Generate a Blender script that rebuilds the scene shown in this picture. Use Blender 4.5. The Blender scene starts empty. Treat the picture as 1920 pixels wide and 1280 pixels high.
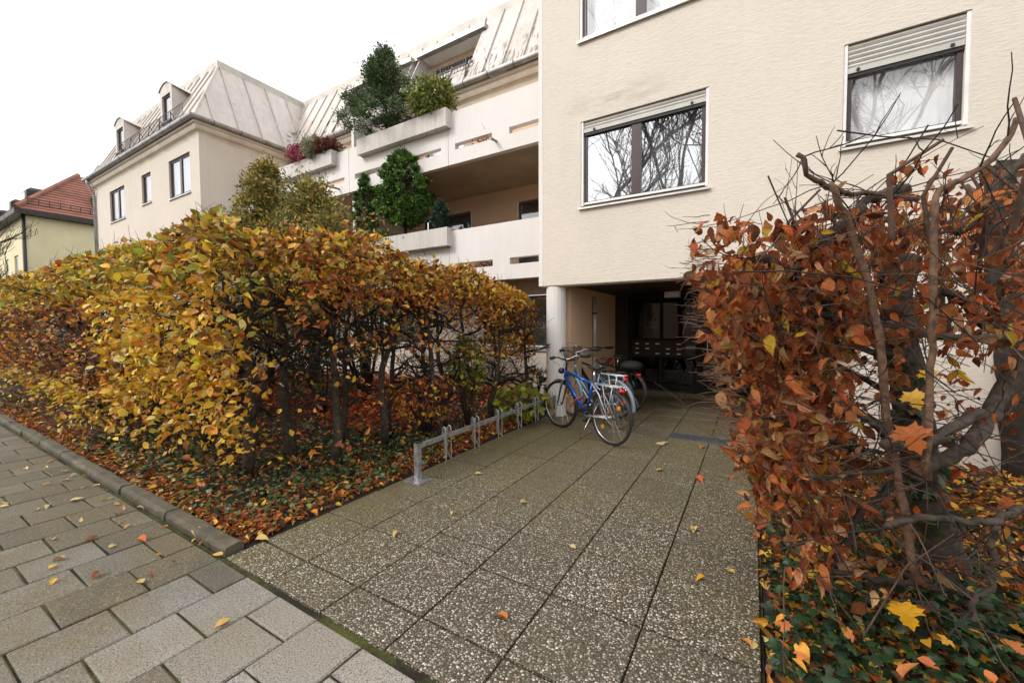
import bpy, math, random
import numpy as np
from math import sin, cos, pi, radians, sqrt
from mathutils import Vector, Matrix
R = random.Random(7)
NR = np.random.default_rng(7)
S = bpy.context.scene
COL = S.collection
# ------------------------------------------------------------------ camera
F, YAW, PIT, ROL, EYE = 751.4, -.5405, -.0384, -.0045, 1.5
def cam_axes():
    sy, cy = sin(YAW), cos(YAW); cp, sp = cos(PIT), sin(PIT); cr, sr = cos(ROL), sin(ROL)
    fw = Vector((sy*cp, cy*cp, sp)); rt = Vector((cy, -sy, 0)); up = rt.cross(fw)
    return cr*rt+sr*up, -sr*rt+cr*up, fw
RT, UP, FW = cam_axes()
cd = bpy.data.cameras.new('camera'); cam = bpy.data.objects.new('camera', cd); COL.objects.link(cam)
cd.sensor_width = 36; cd.lens = F/1920*36; cd.clip_start = .05; cd.clip_end = 900
m = Matrix.Identity(4)
for i in range(3):
    m[i][0] = RT[i]; m[i][1] = UP[i]; m[i][2] = -FW[i]
m.translation = (0, 0, EYE); cam.matrix_world = m
S.camera = cam
def U(x, y, d):          # a point of the place seen towards photo pixel x, y at forward distance d metres
    return Vector((0, 0, EYE)) + RT*((x-960)/F*d) - UP*((y-640)/F*d) + FW*d
# ------------------------------------------------------------------ sky and sun (overcast)
W = bpy.data.worlds.new('World'); S.world = W; W.use_nodes = True
nt = W.node_tree; bg = nt.nodes['Background']
SUN_EL, SUN_AZ = radians(38), radians(215)
sk = nt.nodes.new('ShaderNodeTexSky'); sk.sky_type = 'NISHITA'; sk.sun_disc = False
sk.sun_elevation = SUN_EL; sk.sun_rotation = SUN_AZ; sk.dust_density = 4; sk.air_density = 1.2
hs = nt.nodes.new('ShaderNodeHueSaturation'); hs.inputs['Saturation'].default_value = .18; hs.inputs['Value'].default_value = .35
mx = nt.nodes.new('ShaderNodeMixRGB'); mx.blend_type = 'ADD'; mx.inputs[0].default_value = 1
mx.inputs[2].default_value = (9.0, 8.9, 8.8, 1)      # the cloud layer's own even white
nt.links.new(sk.outputs[0], hs.inputs['Color']); nt.links.new(hs.outputs[0], mx.inputs[1])
nt.links.new(mx.outputs[0], bg.inputs[0]); bg.inputs[1].default_value = .12
sl = bpy.data.lights.new('sun', 'SUN'); sl.energy = 1.5; sl.angle = radians(18); sl.color = (1, .95, .88)
so = bpy.data.objects.new('sun', sl); COL.objects.link(so)
dv = Vector((sin(SUN_AZ)*cos(SUN_EL), cos(SUN_AZ)*cos(SUN_EL), sin(SUN_EL)))
so.rotation_euler = dv.to_track_quat('Z', 'Y').to_euler()
S.view_settings.view_transform = 'Standard'; S.view_settings.look = 'None'; S.view_settings.gamma = 1
S.view_settings.exposure = .45
S.render.engine = 'CYCLES'
S.cycles.max_bounces = 8; S.cycles.transparent_max_bounces = 12

# ------------------------------------------------------------------ materials
def srgb(r, g, b):
    f = lambda c: (c/255/12.92) if c/255 <= .04045 else ((c/255+.055)/1.055)**2.4
    return (f(r), f(g), f(b), 1)
def newmat(name):
    mt = bpy.data.materials.new(name); mt.use_nodes = True
    return mt, mt.node_tree, mt.node_tree.nodes['Principled BSDF']
def nd(t, typ, **kw):
    n = t.nodes.new(typ)
    for k, v in kw.items():
        if k in n.inputs: n.inputs[k].default_value = v
        else: setattr(n, k, v)
    return n
def coords(t, scale=(1, 1, 1), rot=(0, 0, 0), obj=False):
    if obj: src = nd(t, 'ShaderNodeTexCoord').outputs['Object']
    else: src = nd(t, 'ShaderNodeNewGeometry').outputs['Position']
    mp = nd(t, 'ShaderNodeMapping'); mp.inputs['Scale'].default_value = scale; mp.inputs['Rotation'].default_value = rot
    t.links.new(src, mp.inputs['Vector']); return mp.outputs[0]
def noise(t, vec, sc, det=4, rough=.55):
    n = nd(t, 'ShaderNodeTexNoise'); n.inputs['Scale'].default_value = sc; n.inputs['Detail'].default_value = det
    n.inputs['Roughness'].default_value = rough; t.links.new(vec, n.inputs['Vector']); return n.outputs[0]
def ramp(t, val, stops):
    r = nd(t, 'ShaderNodeValToRGB'); e = r.color_ramp.elements
    while len(e) < len(stops): e.new(.5)
    for el, (p, c) in zip(e, stops):
        el.position = p; el.color = c if hasattr(c, '__len__') else (c, c, c, 1)
    t.links.new(val, r.inputs[0]); return r.outputs[0]
def mixc(t, fac, a, b, mode='MIX'):
    m_ = nd(t, 'ShaderNodeMixRGB'); m_.blend_type = mode
    for i, v in ((0, fac), (1, a), (2, b)):
        if hasattr(v, 'links') or hasattr(v, 'is_linked'): t.links.new(v, m_.inputs[i])
        elif i == 0: m_.inputs[0].default_value = v
        else: m_.inputs[i].default_value = v if hasattr(v, '__len__') else (v, v, v, 1)
    return m_.outputs[0]
def bump(t, b, h, strength=.3, dist=.01, prev=None):
    n = nd(t, 'ShaderNodeBump'); n.inputs['Strength'].default_value = strength; n.inputs['Distance'].default_value = dist
    t.links.new(h, n.inputs['Height'])
    if prev is not None: t.links.new(prev, n.inputs['Normal'])
    t.links.new(n.outputs[0], b.inputs['Normal']); return n.outputs[0]
def simple(name, c, rough=.6, metal=0, var=.12, sc=6, bmp=0, bsc=60):
    mt, t, b = newmat(name)
    v = coords(t); n = noise(t, v, sc)
    dark = tuple(x*(1-var*1.6) for x in c[:3])+(1,); lite = tuple(min(1, x*(1+var)) for x in c[:3])+(1,)
    t.links.new(ramp(t, n, [(.3, dark), (.7, lite)]), b.inputs['Base Color'])
    b.inputs['Roughness'].default_value = rough; b.inputs['Metallic'].default_value = metal
    if bmp: bump(t, b, noise(t, v, bsc, 3), bmp, .004)
    return mt
def plaster(name, c, st=.55, smudge=False):
    mt, t, b = newmat(name)
    v = coords(t, (9, 9, 34)); v2 = coords(t, (1, 1, 1)); vs = coords(t, (3.2, 3.2, .5))
    n1 = noise(t, v, 1.6, 6, .62); n2 = noise(t, v2, .6, 5, .6); n3 = noise(t, vs, 1.2, 5, .6)
    base = ramp(t, n1, [(.25, tuple(x*.90 for x in c[:3])+(1,)), (.5, c), (.8, tuple(min(1, x*1.05) for x in c[:3])+(1,))])
    base = mixc(t, ramp(t, n2, [(.42, 0), (.75, .22)]), base, tuple(x*.72 for x in c[:3])+(1,))
    base = mixc(t, ramp(t, n3, [(.52, 0), (.8, .16)]), base, tuple(x*f for x, f in zip(c[:3], (.66, .68, .68)))+(1,))
    if smudge:
        sx = nd(t, 'ShaderNodeSeparateXYZ'); t.links.new(v2, sx.inputs[0]); prod = None
        for ax, lo, hi, soft in ((0, -2.45, -1.1, .35), (2, 4.72, 5.0, .12)):
            for e0, e1 in ((lo-soft, lo+soft), (hi+soft, hi-soft)):
                mr = nd(t, 'ShaderNodeMapRange'); mr.inputs['From Min'].default_value = e0; mr.inputs['From Max'].default_value = e1; t.links.new(sx.outputs[ax], mr.inputs[0])
                if prod is None: prod = mr.outputs[0]
                else:
                    mm = nd(t, 'ShaderNodeMath', operation='MULTIPLY'); t.links.new(prod, mm.inputs[0]); t.links.new(mr.outputs[0], mm.inputs[1]); prod = mm.outputs[0]
        mm = nd(t, 'ShaderNodeMath', operation='MULTIPLY'); t.links.new(prod, mm.inputs[0]); t.links.new(ramp(t, noise(t, coords(t, (2, 2, 6)), 1.6, 5), [(.35, 0), (.65, .55)]), mm.inputs[1])
        base = mixc(t, mm.outputs[0], base, (.36, .32, .26, 1))
    t.links.new(base, b.inputs['Base Color']); b.inputs['Roughness'].default_value = .95
    n4 = noise(t, v2, 120, 2)
    p = bump(t, b, n1, st, .02); bump(t, b, n4, .2, .004, p)
    return mt
M = {}
M['plaster'] = plaster('cream_plaster', (.665, .60, .525, 1), .36, True)
M['plaster2'] = plaster('cream_plaster_wing', (.62, .555, .485, 1), .4)
M['peach'] = plaster('peach_plaster', (.74, .53, .35, 1), .25)
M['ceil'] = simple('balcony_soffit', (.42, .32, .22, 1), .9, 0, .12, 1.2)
def concrete(name, c, streak):
    mt, t, b = newmat(name)
    vs = coords(t, (9, 9, .55)); v = coords(t); n = noise(t, vs, 1.3, 7, .66); n2 = noise(t, v, 1.4, 5, .65); n3 = noise(t, v, 70, 3)
    col = ramp(t, n2, [(.3, tuple(x*.94 for x in c[:3])+(1,)), (.65, c)])
    col = mixc(t, ramp(t, n, [(.42, 0), (.74, streak)]), col, (.30, .285, .25, 1))
    t.links.new(col, b.inputs['Base Color']); b.inputs['Roughness'].default_value = .88
    bump(t, b, n3, .15, .004)
    return mt
M['parapet'] = concrete('painted_concrete', (.74, .71, .69, 1), .09)
M['planter'] = concrete('weathered_concrete', (.63, .595, .565, 1), .5)
M['column'] = concrete('white_column_paint', (.76, .73, .70, 1), .12)
def roofm():
    mt, t, b = newmat('roof_sheet_metal')
    vs = coords(t, (5, 5, .8)); n = noise(t, vs, 1.1, 6, .6); v = coords(t); n2 = noise(t, v, .5, 4)
    vd = coords(t, (10, 2.2, 2.2)); n3 = noise(t, vd, 1.1, 6, .68)
    col = ramp(t, n, [(.25, (.43, .385, .355, 1)), (.6, (.55, .505, .47, 1)), (.85, (.62, .575, .54, 1))])
    col = mixc(t, ramp(t, n2, [(.42, 0), (.7, .5)]), col, (.40, .345, .30, 1))
    oi = nd(t, 'ShaderNodeObjectInfo')
    col = mixc(t, .16, col, ramp(t, oi.outputs['Random'], [(0, (.38, .34, .31, 1)), (1, (.9, .82, .76, 1))]))
    # lichen and run-off dirt that settled low on the garden side slope (height and depth limit it)
    sx = nd(t, 'ShaderNodeSeparateXYZ'); t.links.new(nd(t, 'ShaderNodeNewGeometry').outputs['Position'], sx.inputs[0])
    lo = nd(t, 'ShaderNodeMapRange'); lo.inputs['From Min'].default_value = 9.6; lo.inputs['From Max'].default_value = 8.1; t.links.new(sx.outputs[2], lo.inputs[0])
    fy = nd(t, 'ShaderNodeMapRange'); fy.inputs['From Min'].default_value = 8.5; fy.inputs['From Max'].default_value = 8.9; t.links.new(sx.outputs[1], fy.inputs[0])
    mu = nd(t, 'ShaderNodeMath', operation='MULTIPLY'); t.links.new(lo.outputs[0], mu.inputs[0]); t.links.new(fy.outputs[0], mu.inputs[1])
    ad = nd(t, 'ShaderNodeMath', operation='MULTIPLY_ADD'); t.links.new(mu.outputs[0], ad.inputs[0]); ad.inputs[1].default_value = .17; t.links.new(n3, ad.inputs[2])
    col = mixc(t, ramp(t, ad.outputs[0], [(.63, 0), (.70, .85)]), col, (.13, .11, .08, 1))
    t.links.new(col, b.inputs['Base Color']); b.inputs['Roughness'].default_value = .5; b.inputs['Metallic'].default_value = .25
    return mt
M['roof'] = roofm()
M['zinc'] = simple('zinc_gutter', (.36, .35, .34, 1), .45, .5, .2, 3)
M['fascia'] = simple('pale_roof_edge', (.50, .465, .42, 1), .6, .1, .15, 2)
M['cornice'] = simple('cornice_paint', (.62, .55, .45, 1), .8, 0, .1, 2)
M['darkmetal'] = simple('dark_iron', (.035, .033, .032, 1), .5, .4, .2, 8)
M['brown'] = simple('brown_window_frame', (.058, .036, .034, 1), .38, 0, .15, 5)
M['white'] = simple('white_frame', (.78, .77, .75, 1), .4, 0, .06, 5)
M['alu'] = simple('aluminium_sill', (.66, .64, .60, 1), .35, .4, .1, 6)
M['shutter'] = simple('grey_shutter', (.50, .49, .45, 1), .5, 0, .08, 4)
M['black'] = simple('black_rubber', (.018, .018, .018, 1), .6, 0, .3, 30)
M['curtain'] = simple('net_curtain', (.86, .86, .87, 1), .9, 0, .1, 3)
M['dim_room_sheet'] = simple('dim_room', (.10, .10, .10, 1), .9, 0, .5, 1.5)  # room shade put into the colour of a sheet behind the glass
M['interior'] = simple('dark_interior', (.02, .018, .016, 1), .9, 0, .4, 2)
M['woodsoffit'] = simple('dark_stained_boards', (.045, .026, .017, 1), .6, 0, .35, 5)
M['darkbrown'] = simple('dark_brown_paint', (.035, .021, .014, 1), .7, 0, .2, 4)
M['galv'] = simple('galvanised_steel', (.46, .48, .50, 1), .42, .75, .25, 22, .15, 40)
M['grate'] = simple('grate_steel', (.24, .25, .26, 1), .45, .6, .3, 20)
M['bark'] = simple('beech_bark', (.062, .047, .033, 1), .85, 0, .45, 22, .6, 45)
M['barkdark'] = simple('dark_bark', (.022, .016, .011, 1), .8, 0, .4, 16, .6, 45)  # dark brown bark, colour lowered further for the shade in hedge gaps
M['twig'] = simple('brown_twig_bark', (.075, .038, .022, 1), .7, 0, .4, 25)
M['stem'] = simple('young_brown_stem', (.14, .075, .042, 1), .75, 0, .45, 30, .6, 60)
M['soil'] = simple('dark_soil', (.018, .012, .008, 1), .95, 0, .5, 14, .8, 50)
M['yellowwall'] = simple('pale_yellow_render', (.66, .59, .38, 1), .9, 0, .05, 1)
M['asphalt'] = simple('asphalt', (.05, .05, .052, 1), .9, 0, .2, 12, .4, 120)
M['chrome'] = simple('bike_chrome', (.62, .62, .64, 1), .2, 1, .08, 20)
def glass(name, refl, tint=(1, 1, 1, 1)):
    mt = bpy.data.materials.new(name); mt.use_nodes = True; t = mt.node_tree; t.nodes.clear()
    o = nd(t, 'ShaderNodeOutputMaterial'); g = nd(t, 'ShaderNodeBsdfGlossy'); g.inputs['Roughness'].default_value = .012
    g.inputs['Color'].default_value = (.70, .715, .74, 1); tr = nd(t, 'ShaderNodeBsdfTransparent'); tr.inputs['Color'].default_value = tint
    n = noise(t, coords(t), 1.1, 2); bp = nd(t, 'ShaderNodeBump'); bp.inputs['Strength'].default_value = .05; bp.inputs['Distance'].default_value = .05
    t.links.new(n, bp.inputs['Height']); t.links.new(bp.outputs[0], g.inputs['Normal'])
    ms = nd(t, 'ShaderNodeMixShader'); ms.inputs[0].default_value = refl
    t.links.new(tr.outputs[0], ms.inputs[1]); t.links.new(g.outputs[0], ms.inputs[2]); t.links.new(ms.outputs[0], o.inputs[0])
    return mt
M['glass'] = glass('coated_window_glass', .5)
M['glass_soft'] = glass('clear_window_glass', .12)
M['glass_lobby'] = glass('lobby_glass', .035, (.55, .55, .55, 1))
def slabm():
    mt, t, b = newmat('exposed_aggregate')
    v = coords(t); oi = nd(t, 'ShaderNodeObjectInfo')
    wn = noise(t, v, 30, 2)
    add = nd(t, 'ShaderNodeVectorMath', operation='ADD'); sc = nd(t, 'ShaderNodeVectorMath', operation='SCALE'); sc.inputs['Scale'].default_value = .008
    nn = nd(t, 'ShaderNodeTexNoise'); nn.inputs['Scale'].default_value = 60; t.links.new(v, nn.inputs['Vector'])
    t.links.new(nn.outputs['Color'], sc.inputs[0]); t.links.new(v, add.inputs[0]); t.links.new(sc.outputs[0], add.inputs[1])
    vo = nd(t, 'ShaderNodeTexVoronoi'); vo.inputs['Scale'].default_value = 78; t.links.new(add.outputs[0], vo.inputs['Vector'])
    vb = nd(t, 'ShaderNodeTexVoronoi'); vb.inputs['Scale'].default_value = 190; t.links.new(add.outputs[0], vb.inputs['Vector'])
    sep = nd(t, 'ShaderNodeSeparateColor'); t.links.new(vo.outputs['Color'], sep.inputs[0])
    peb = ramp(t, sep.outputs[0], [(0, (.12, .085, .055, 1)), (.2, (.24, .23, .21, 1)), (.4, (.34, .235, .145, 1)), (.58, (.40, .375, .33, 1)), (.78, (.56, .52, .44, 1)), (.93, (.72, .68, .60, 1)), (1, (.92, .90, .84, 1))])
    sep2 = nd(t, 'ShaderNodeSeparateColor'); t.links.new(vb.outputs['Color'], sep2.inputs[0])
    mort = ramp(t, sep2.outputs[0], [(0, (.018, .014, .008, 1)), (.7, (.060, .047, .028, 1)), (1, (.20, .17, .12, 1))])
    rad = nd(t, 'ShaderNodeMath', operation='MULTIPLY_ADD'); t.links.new(sep.outputs[1], rad.inputs[0]); rad.inputs[1].default_value = -.25; t.links.new(vo.outputs['Distance'], rad.inputs[2])
    fac = ramp(t, rad.outputs[0], [(.22, 0), (.34, 1)])
    col = mixc(t, fac, peb, mort)
    # algae and damp patches in areas of their own
    big = noise(t, v, .75, 5, .6)
    sx = nd(t, 'ShaderNodeSeparateXYZ'); t.links.new(v, sx.inputs[0])
    mr = nd(t, 'ShaderNodeMapRange'); mr.inputs['From Min'].default_value = 1.3; mr.inputs['From Max'].default_value = 4.6; mr.inputs['To Max'].default_value = .30; t.links.new(sx.outputs[1], mr.inputs[0])
    mr2 = nd(t, 'ShaderNodeMapRange'); mr2.inputs['From Min'].default_value = -1.6; mr2.inputs['From Max'].default_value = -2.8; mr2.inputs['To Max'].default_value = .22; t.links.new(sx.outputs[0], mr2.inputs[0])
    a1 = nd(t, 'ShaderNodeMath', operation='ADD'); t.links.new(mr.outputs[0], a1.inputs[0]); t.links.new(mr2.outputs[0], a1.inputs[1])
    a2 = nd(t, 'ShaderNodeMath', operation='ADD'); t.links.new(a1.outputs[0], a2.inputs[0]); t.links.new(big, a2.inputs[1])
    col = mixc(t, ramp(t, noise(t, v, 2.3, 5, .7), [(.50, 0), (.74, .42)]), col, (.07, .058, .032, 1))
    col = mixc(t, ramp(t, a2.outputs[0], [(.52, 0), (.95, .72)]), col, (.15, .122, .04, 1))
    col = mixc(t, ramp(t, oi.outputs['Random'], [(0, .0), (1, .3)]), col, (.085, .072, .05, 1))
    t.links.new(col, b.inputs['Base Color']); b.inputs['Roughness'].default_value = .55
    inv = ramp(t, rad.outputs[0], [(0, 1), (.4, 0)])
    bump(t, b, inv, .75, .006)
    return mt
M['slab'] = slabm()
def paverm():
    mt, t, b = newmat('concrete_paver')
    v = coords(t); oi = nd(t, 'ShaderNodeObjectInfo')
    fine = noise(t, v, 130, 4, .75); big = noise(t, v, 1.5, 5, .6); mid = noise(t, v, 12, 4)
    base = ramp(t, oi.outputs['Random'], [(0, (.065, .058, .042, 1)), (.35, (.115, .105, .085, 1)), (.7, (.17, .16, .135, 1)), (1, (.26, .25, .225, 1))])
    base = mixc(t, ramp(t, big, [(.40, 0), (.62, .85)]), base, (.15, .11, .05, 1))
    base = mixc(t, ramp(t, mid, [(.4, 0), (.8, .3)]), base, (.14, .13, .11, 1))
    sx = nd(t, 'ShaderNodeSeparateXYZ'); t.links.new(v, sx.inputs[0])
    mr = nd(t, 'ShaderNodeMapRange'); mr.inputs['From Min'].default_value = -2.6; mr.inputs['From Max'].default_value = -5; mr.inputs['To Max'].default_value = .6; t.links.new(sx.outputs[0], mr.inputs[0])
    base = mixc(t, mr.outputs[0], base, (.095, .074, .036, 1))
    vo = nd(t, 'ShaderNodeTexVoronoi'); vo.inputs['Scale'].default_value = 95; t.links.new(v, vo.inputs['Vector'])
    mr3 = nd(t, 'ShaderNodeMapRange'); mr3.inputs['From Min'].default_value = -2.9; mr3.inputs['From Max'].default_value = -1.4; mr3.inputs['To Max'].default_value = .55; t.links.new(sx.outputs[0], mr3.inputs[0])
    base = mixc(t, mr3.outputs[0], base, ramp(t, oi.outputs['Random'], [(0, (.16, .14, .11, 1)), (.3, (.34, .325, .30, 1)), (1, (.48, .465, .435, 1))]))
    sp_ = nd(t, 'ShaderNodeSeparateColor'); t.links.new(vo.outputs['Color'], sp_.inputs[0])
    pd = nd(t, 'ShaderNodeMath', operation='MULTIPLY_ADD'); t.links.new(sp_.outputs[0], pd.inputs[0]); pd.inputs[1].default_value = .55; t.links.new(vo.outputs['Distance'], pd.inputs[2])
    pits = ramp(t, pd.outputs[0], [(.26, 1), (.34, 0)])
    base = mixc(t, pits, base, (.035, .03, .022, 1))
    base = mixc(t, ramp(t, fine, [(.36, .9), (.50, 0)]), base, (.04, .034, .024, 1))
    base = mixc(t, ramp(t, fine, [(.56, 0), (.7, .5)]), base, (.62, .59, .53, 1))
    t.links.new(base, b.inputs['Base Color']); b.inputs['Roughness'].default_value = .8
    bump(t, b, fine, .5, .004)
    return mt
M['paver'] = paverm()
def kerbm():
    mt, t, b = newmat('kerb_concrete')
    v = coords(t); n = noise(t, v, 2.2, 6, .65); f = noise(t, v, 110, 3, .7); k = noise(t, v, 9, 5, .65)
    c = ramp(t, n, [(.3, (.045, .036, .022, 1)), (.5, (.095, .08, .052, 1)), (.75, (.18, .16, .12, 1))])
    c = mixc(t, ramp(t, f, [(.3, .6), (.5, 0)]), c, (.05, .042, .03, 1))
    c = mixc(t, ramp(t, k, [(.52, 0), (.7, .7)]), c, (.06, .052, .028, 1))
    t.links.new(c, b.inputs['Base Color']); b.inputs['Roughness'].default_value = .85; bump(t, b, k, .5, .012)
    return mt
M['kerb'] = kerbm()
def mossm():
    mt, t, b = newmat('mossy_joint_sand')
    v = coords(t); n = noise(t, v, 2.6, 5, .7); f = noise(t, v, 160, 3, .7)
    c = mixc(t, ramp(t, n, [(.44, 0), (.58, 1)]), (.014, .011, .007, 1), (.10, .115, .012, 1))
    c = mixc(t, ramp(t, f, [(.35, .8), (.65, 0)]), c, (.012, .012, .004, 1))
    t.links.new(c, b.inputs['Base Color']); b.inputs['Roughness'].default_value = 1; bump(t, b, f, .8, .01)
    return mt
M['moss'] = mossm()
def tilem():
    mt, t, b = newmat('red_roof_tiles')
    v = coords(t); n = noise(t, v, 1.5, 5)
    c = ramp(t, n, [(.3, (.17, .072, .05, 1)), (.7, (.30, .125, .09, 1))])
    oi = nd(t, 'ShaderNodeObjectInfo'); c = mixc(t, .15, c, ramp(t, oi.outputs['Random'], [(0, (.12, .05, .03, 1)), (1, (.5, .2, .13, 1))]))
    t.links.new(c, b.inputs['Base Color']); b.inputs['Roughness'].default_value = .8
    return mt
M['tile'] = tilem()
def leafmat(name, src='attr', trans=.35, rough=.5, vein=.0, spot=.35):
    mt = bpy.data.materials.new(name); mt.use_nodes = True; t = mt.node_tree; b = t.nodes['Principled BSDF']; o = [n for n in t.nodes if n.type == 'OUTPUT_MATERIAL'][0]
    if src == 'attr': c = nd(t, 'ShaderNodeAttribute', attribute_name='col').outputs['Color']
    else: c = nd(t, 'ShaderNodeObjectInfo').outputs['Color']
    uv = nd(t, 'ShaderNodeUVMap'); sx = nd(t, 'ShaderNodeSeparateXYZ'); t.links.new(uv.outputs[0], sx.inputs[0])
    n = noise(t, coords(t), 55, 3, .6)
    c = mixc(t, ramp(t, n, [(.42, 0), (.75, spot)]), c, mixc(t, 1, c, (.42, .34, .3, 1), 'MULTIPLY'))
    if vein:
        ab = nd(t, 'ShaderNodeMath', operation='ABSOLUTE'); t.links.new(sx.outputs[1], ab.inputs[0])
        ma = nd(t, 'ShaderNodeMath', operation='MULTIPLY_ADD'); t.links.new(ab.outputs[0], ma.inputs[0]); ma.inputs[1].default_value = -1.1; t.links.new(sx.outputs[0], ma.inputs[2])
        mu = nd(t, 'ShaderNodeMath', operation='MULTIPLY'); t.links.new(ma.outputs[0], mu.inputs[0]); mu.inputs[1].default_value = 58
        si = nd(t, 'ShaderNodeMath', operation='SINE'); t.links.new(mu.outputs[0], si.inputs[0])
        bump(t, b, si.outputs[0], vein, .004)
        c = mixc(t, ramp(t, ab.outputs[0], [(0, .35), (.03, 0)]), c, (.5, .32, .16, 1))
        si2 = ramp(t, si.outputs[0], [(0, .22), (.4, 0)])
        c = mixc(t, si2, c, (.05, .02, .01, 1))
    t.links.new(c, b.inputs['Base Color']); b.inputs['Roughness'].default_value = rough
    b.inputs['Specular IOR Level'].default_value = .35
    tr = nd(t, 'ShaderNodeBsdfTranslucent'); t.links.new(c, tr.inputs['Color'])
    ms = nd(t, 'ShaderNodeMixShader'); ms.inputs[0].default_value = trans
    t.links.new(b.outputs[0], ms.inputs[1]); t.links.new(tr.outputs[0], ms.inputs[2]); t.links.new(ms.outputs[0], o.inputs[0])
    return mt
M['leaf'] = leafmat('leaf_tinted', 'attr', .24, .48, .15)
M['leafobj'] = leafmat('leaf_single', 'obj', .24, .48, .2)
M['mapleobj'] = leafmat('maple_single', 'obj', .24, .5, 0)
M['maple'] = leafmat('maple_tinted', 'attr', .24, .5, 0)
M['dry'] = leafmat('dry_leaf_tinted', 'attr', .26, .5, .8, .3)
M['dryobj'] = leafmat('dry_leaf_single', 'obj', .26, .5, .9, .3)
M['needle'] = leafmat('evergreen_tinted', 'attr', .15, .55, 0, .3)
M['ivy'] = leafmat('ivy_tinted', 'attr', .12, .42, 0, .3)
def paint(name, c, rough=.3, metal=0): return simple(name, c, rough, metal, .06, 10)

# ------------------------------------------------------------------ mesh helpers
class MB:
    def __init__(s): s.v = []; s.f = []
    def poly(s, pts, faces):
        k = len(s.v); s.v += [tuple(p) for p in pts]; s.f += [tuple(i+k for i in f) for f in faces]; return s
    def box(s, x0, x1, y0, y1, z0, z1):
        return s.poly([(x0, y0, z0), (x1, y0, z0), (x1, y1, z0), (x0, y1, z0), (x0, y0, z1), (x1, y0, z1), (x1, y1, z1), (x0, y1, z1)],
                      [(0, 3, 2, 1), (4, 5, 6, 7), (0, 1, 5, 4), (1, 2, 6, 5), (2, 3, 7, 6), (3, 0, 4, 7)])
    def bbox(s, x0, x1, y0, y1, z0, z1, c=.004):     # box with chamfered top edge
        P = [(x0, y0, z0), (x1, y0, z0), (x1, y1, z0), (x0, y1, z0), (x0, y0, z1-c), (x1, y0, z1-c), (x1, y1, z1-c), (x0, y1, z1-c),
             (x0+c, y0+c, z1), (x1-c, y0+c, z1), (x1-c, y1-c, z1), (x0+c, y1-c, z1)]
        Fc = [(0, 3, 2, 1), (8, 9, 10, 11)]
        for i in range(4):
            j = (i+1) % 4; Fc += [(i, j, j+4, i+4), (i+4, j+4, j+8, i+8)]
        return s.poly(P, Fc)
    def tube(s, pts, r, n=6, cap=True):
        pts = [Vector(p) for p in pts]; L = len(pts)
        rr = r if hasattr(r, '__len__') else [r]*L
        if len(rr) == 2 and L > 2: rr = [rr[0]+(rr[1]-rr[0])*i/(L-1) for i in range(L)]
        k = len(s.v); ref = None
        for i, p in enumerate(pts):
            d = (pts[min(i+1, L-1)]-pts[max(i-1, 0)])
            if d.length < 1e-9: d = Vector((0, 0, 1))
            d.normalize()
            if ref is None: ref = d.orthogonal().normalized()
            ref = (ref-d*ref.dot(d))
            ref = ref.normalized() if ref.length > 1e-6 else d.orthogonal().normalized()
            b = d.cross(ref)
            for j in range(n):
                a = 2*pi*j/n; s.v.append(tuple(p+(ref*cos(a)+b*sin(a))*rr[i]))
        for i in range(L-1):
            for j in range(n):
                j2 = (j+1) % n; s.f.append((k+i*n+j, k+i*n+j2, k+(i+1)*n+j2, k+(i+1)*n+j))
        if cap and n > 2:
            s.f.append(tuple(k+j for j in reversed(range(n)))); s.f.append(tuple(k+(L-1)*n+j for j in range(n)))
        return s
    def torus(s, c, ax, R0, r, n=32, m_=6, a0=0, a1=2*pi, sy=1):
        ax = Vector(ax).normalized(); u = Vector((0, 0, 1)) if abs(ax.z) < .9 else Vector((1, 0, 0)); u = (u-ax*u.dot(ax)).normalized(); w = ax.cross(u)
        full = abs(a1-a0-2*pi) < 1e-6; k = len(s.v); N = n if full else n+1
        for i in range(N):
            a = a0+(a1-a0)*i/n; d = u*cos(a)+w*sin(a)
            for j in range(m_):
                b = 2*pi*j/m_; s.v.append(tuple(Vector(c)+d*(R0+r*cos(b))+ax*(r*sy*sin(b))))
        for i in range(n):
            i2 = (i+1) % N
            for j in range(m_):
                j2 = (j+1) % m_; s.f.append((k+i*m_+j, k+i2*m_+j, k+i2*m_+j2, k+i*m_+j2))
        return s
    def ell(s, c, r, n=10, m_=6, rot=None):
        k = len(s.v); c = Vector(c)
        for i in range(m_+1):
            th = pi*i/m_
            for j in range(n):
                ph = 2*pi*j/n; p = Vector((r[0]*sin(th)*cos(ph), r[1]*sin(th)*sin(ph), r[2]*cos(th)))
                if rot is not None: p = rot @ p
                s.v.append(tuple(c+p))
        for i in range(m_):
            for j in range(n):
                j2 = (j+1) % n; s.f.append((k+i*n+j, k+(i+1)*n+j, k+(i+1)*n+j2, k+i*n+j2))
        return s
def mesh(name, v, f, mat, smooth=False):
    me = bpy.data.meshes.new(name); me.from_pydata(v, [], f); me.materials.append(mat)
    if smooth: me.polygons.foreach_set('use_smooth', [True]*len(me.polygons))
    me.update(); return me
def worldloc(o):
    p = Vector((0, 0, 0))
    while o is not None: p += Vector(o.location); o = o.parent
    return p
def build(name, mb, mat, parent=None, smooth=False, off=None):
    o0 = worldloc(parent) if parent is not None else Vector((0, 0, 0))
    if off is not None: o0 = o0+Vector(off)
    v = [(p[0]-o0[0], p[1]-o0[1], p[2]-o0[2]) for p in mb.v]
    o = bpy.data.objects.new(name, mesh(name, v, mb.f, mat, smooth)); COL.objects.link(o)
    if off is not None: o.location = off
    if parent is not None: o.parent = parent
    return o
def tag(o, label=None, cat=None, group=None, kind=None):
    for k, v in (('label', label), ('category', cat), ('group', group), ('kind', kind)):
        if v: o[k] = v
    return o
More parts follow.
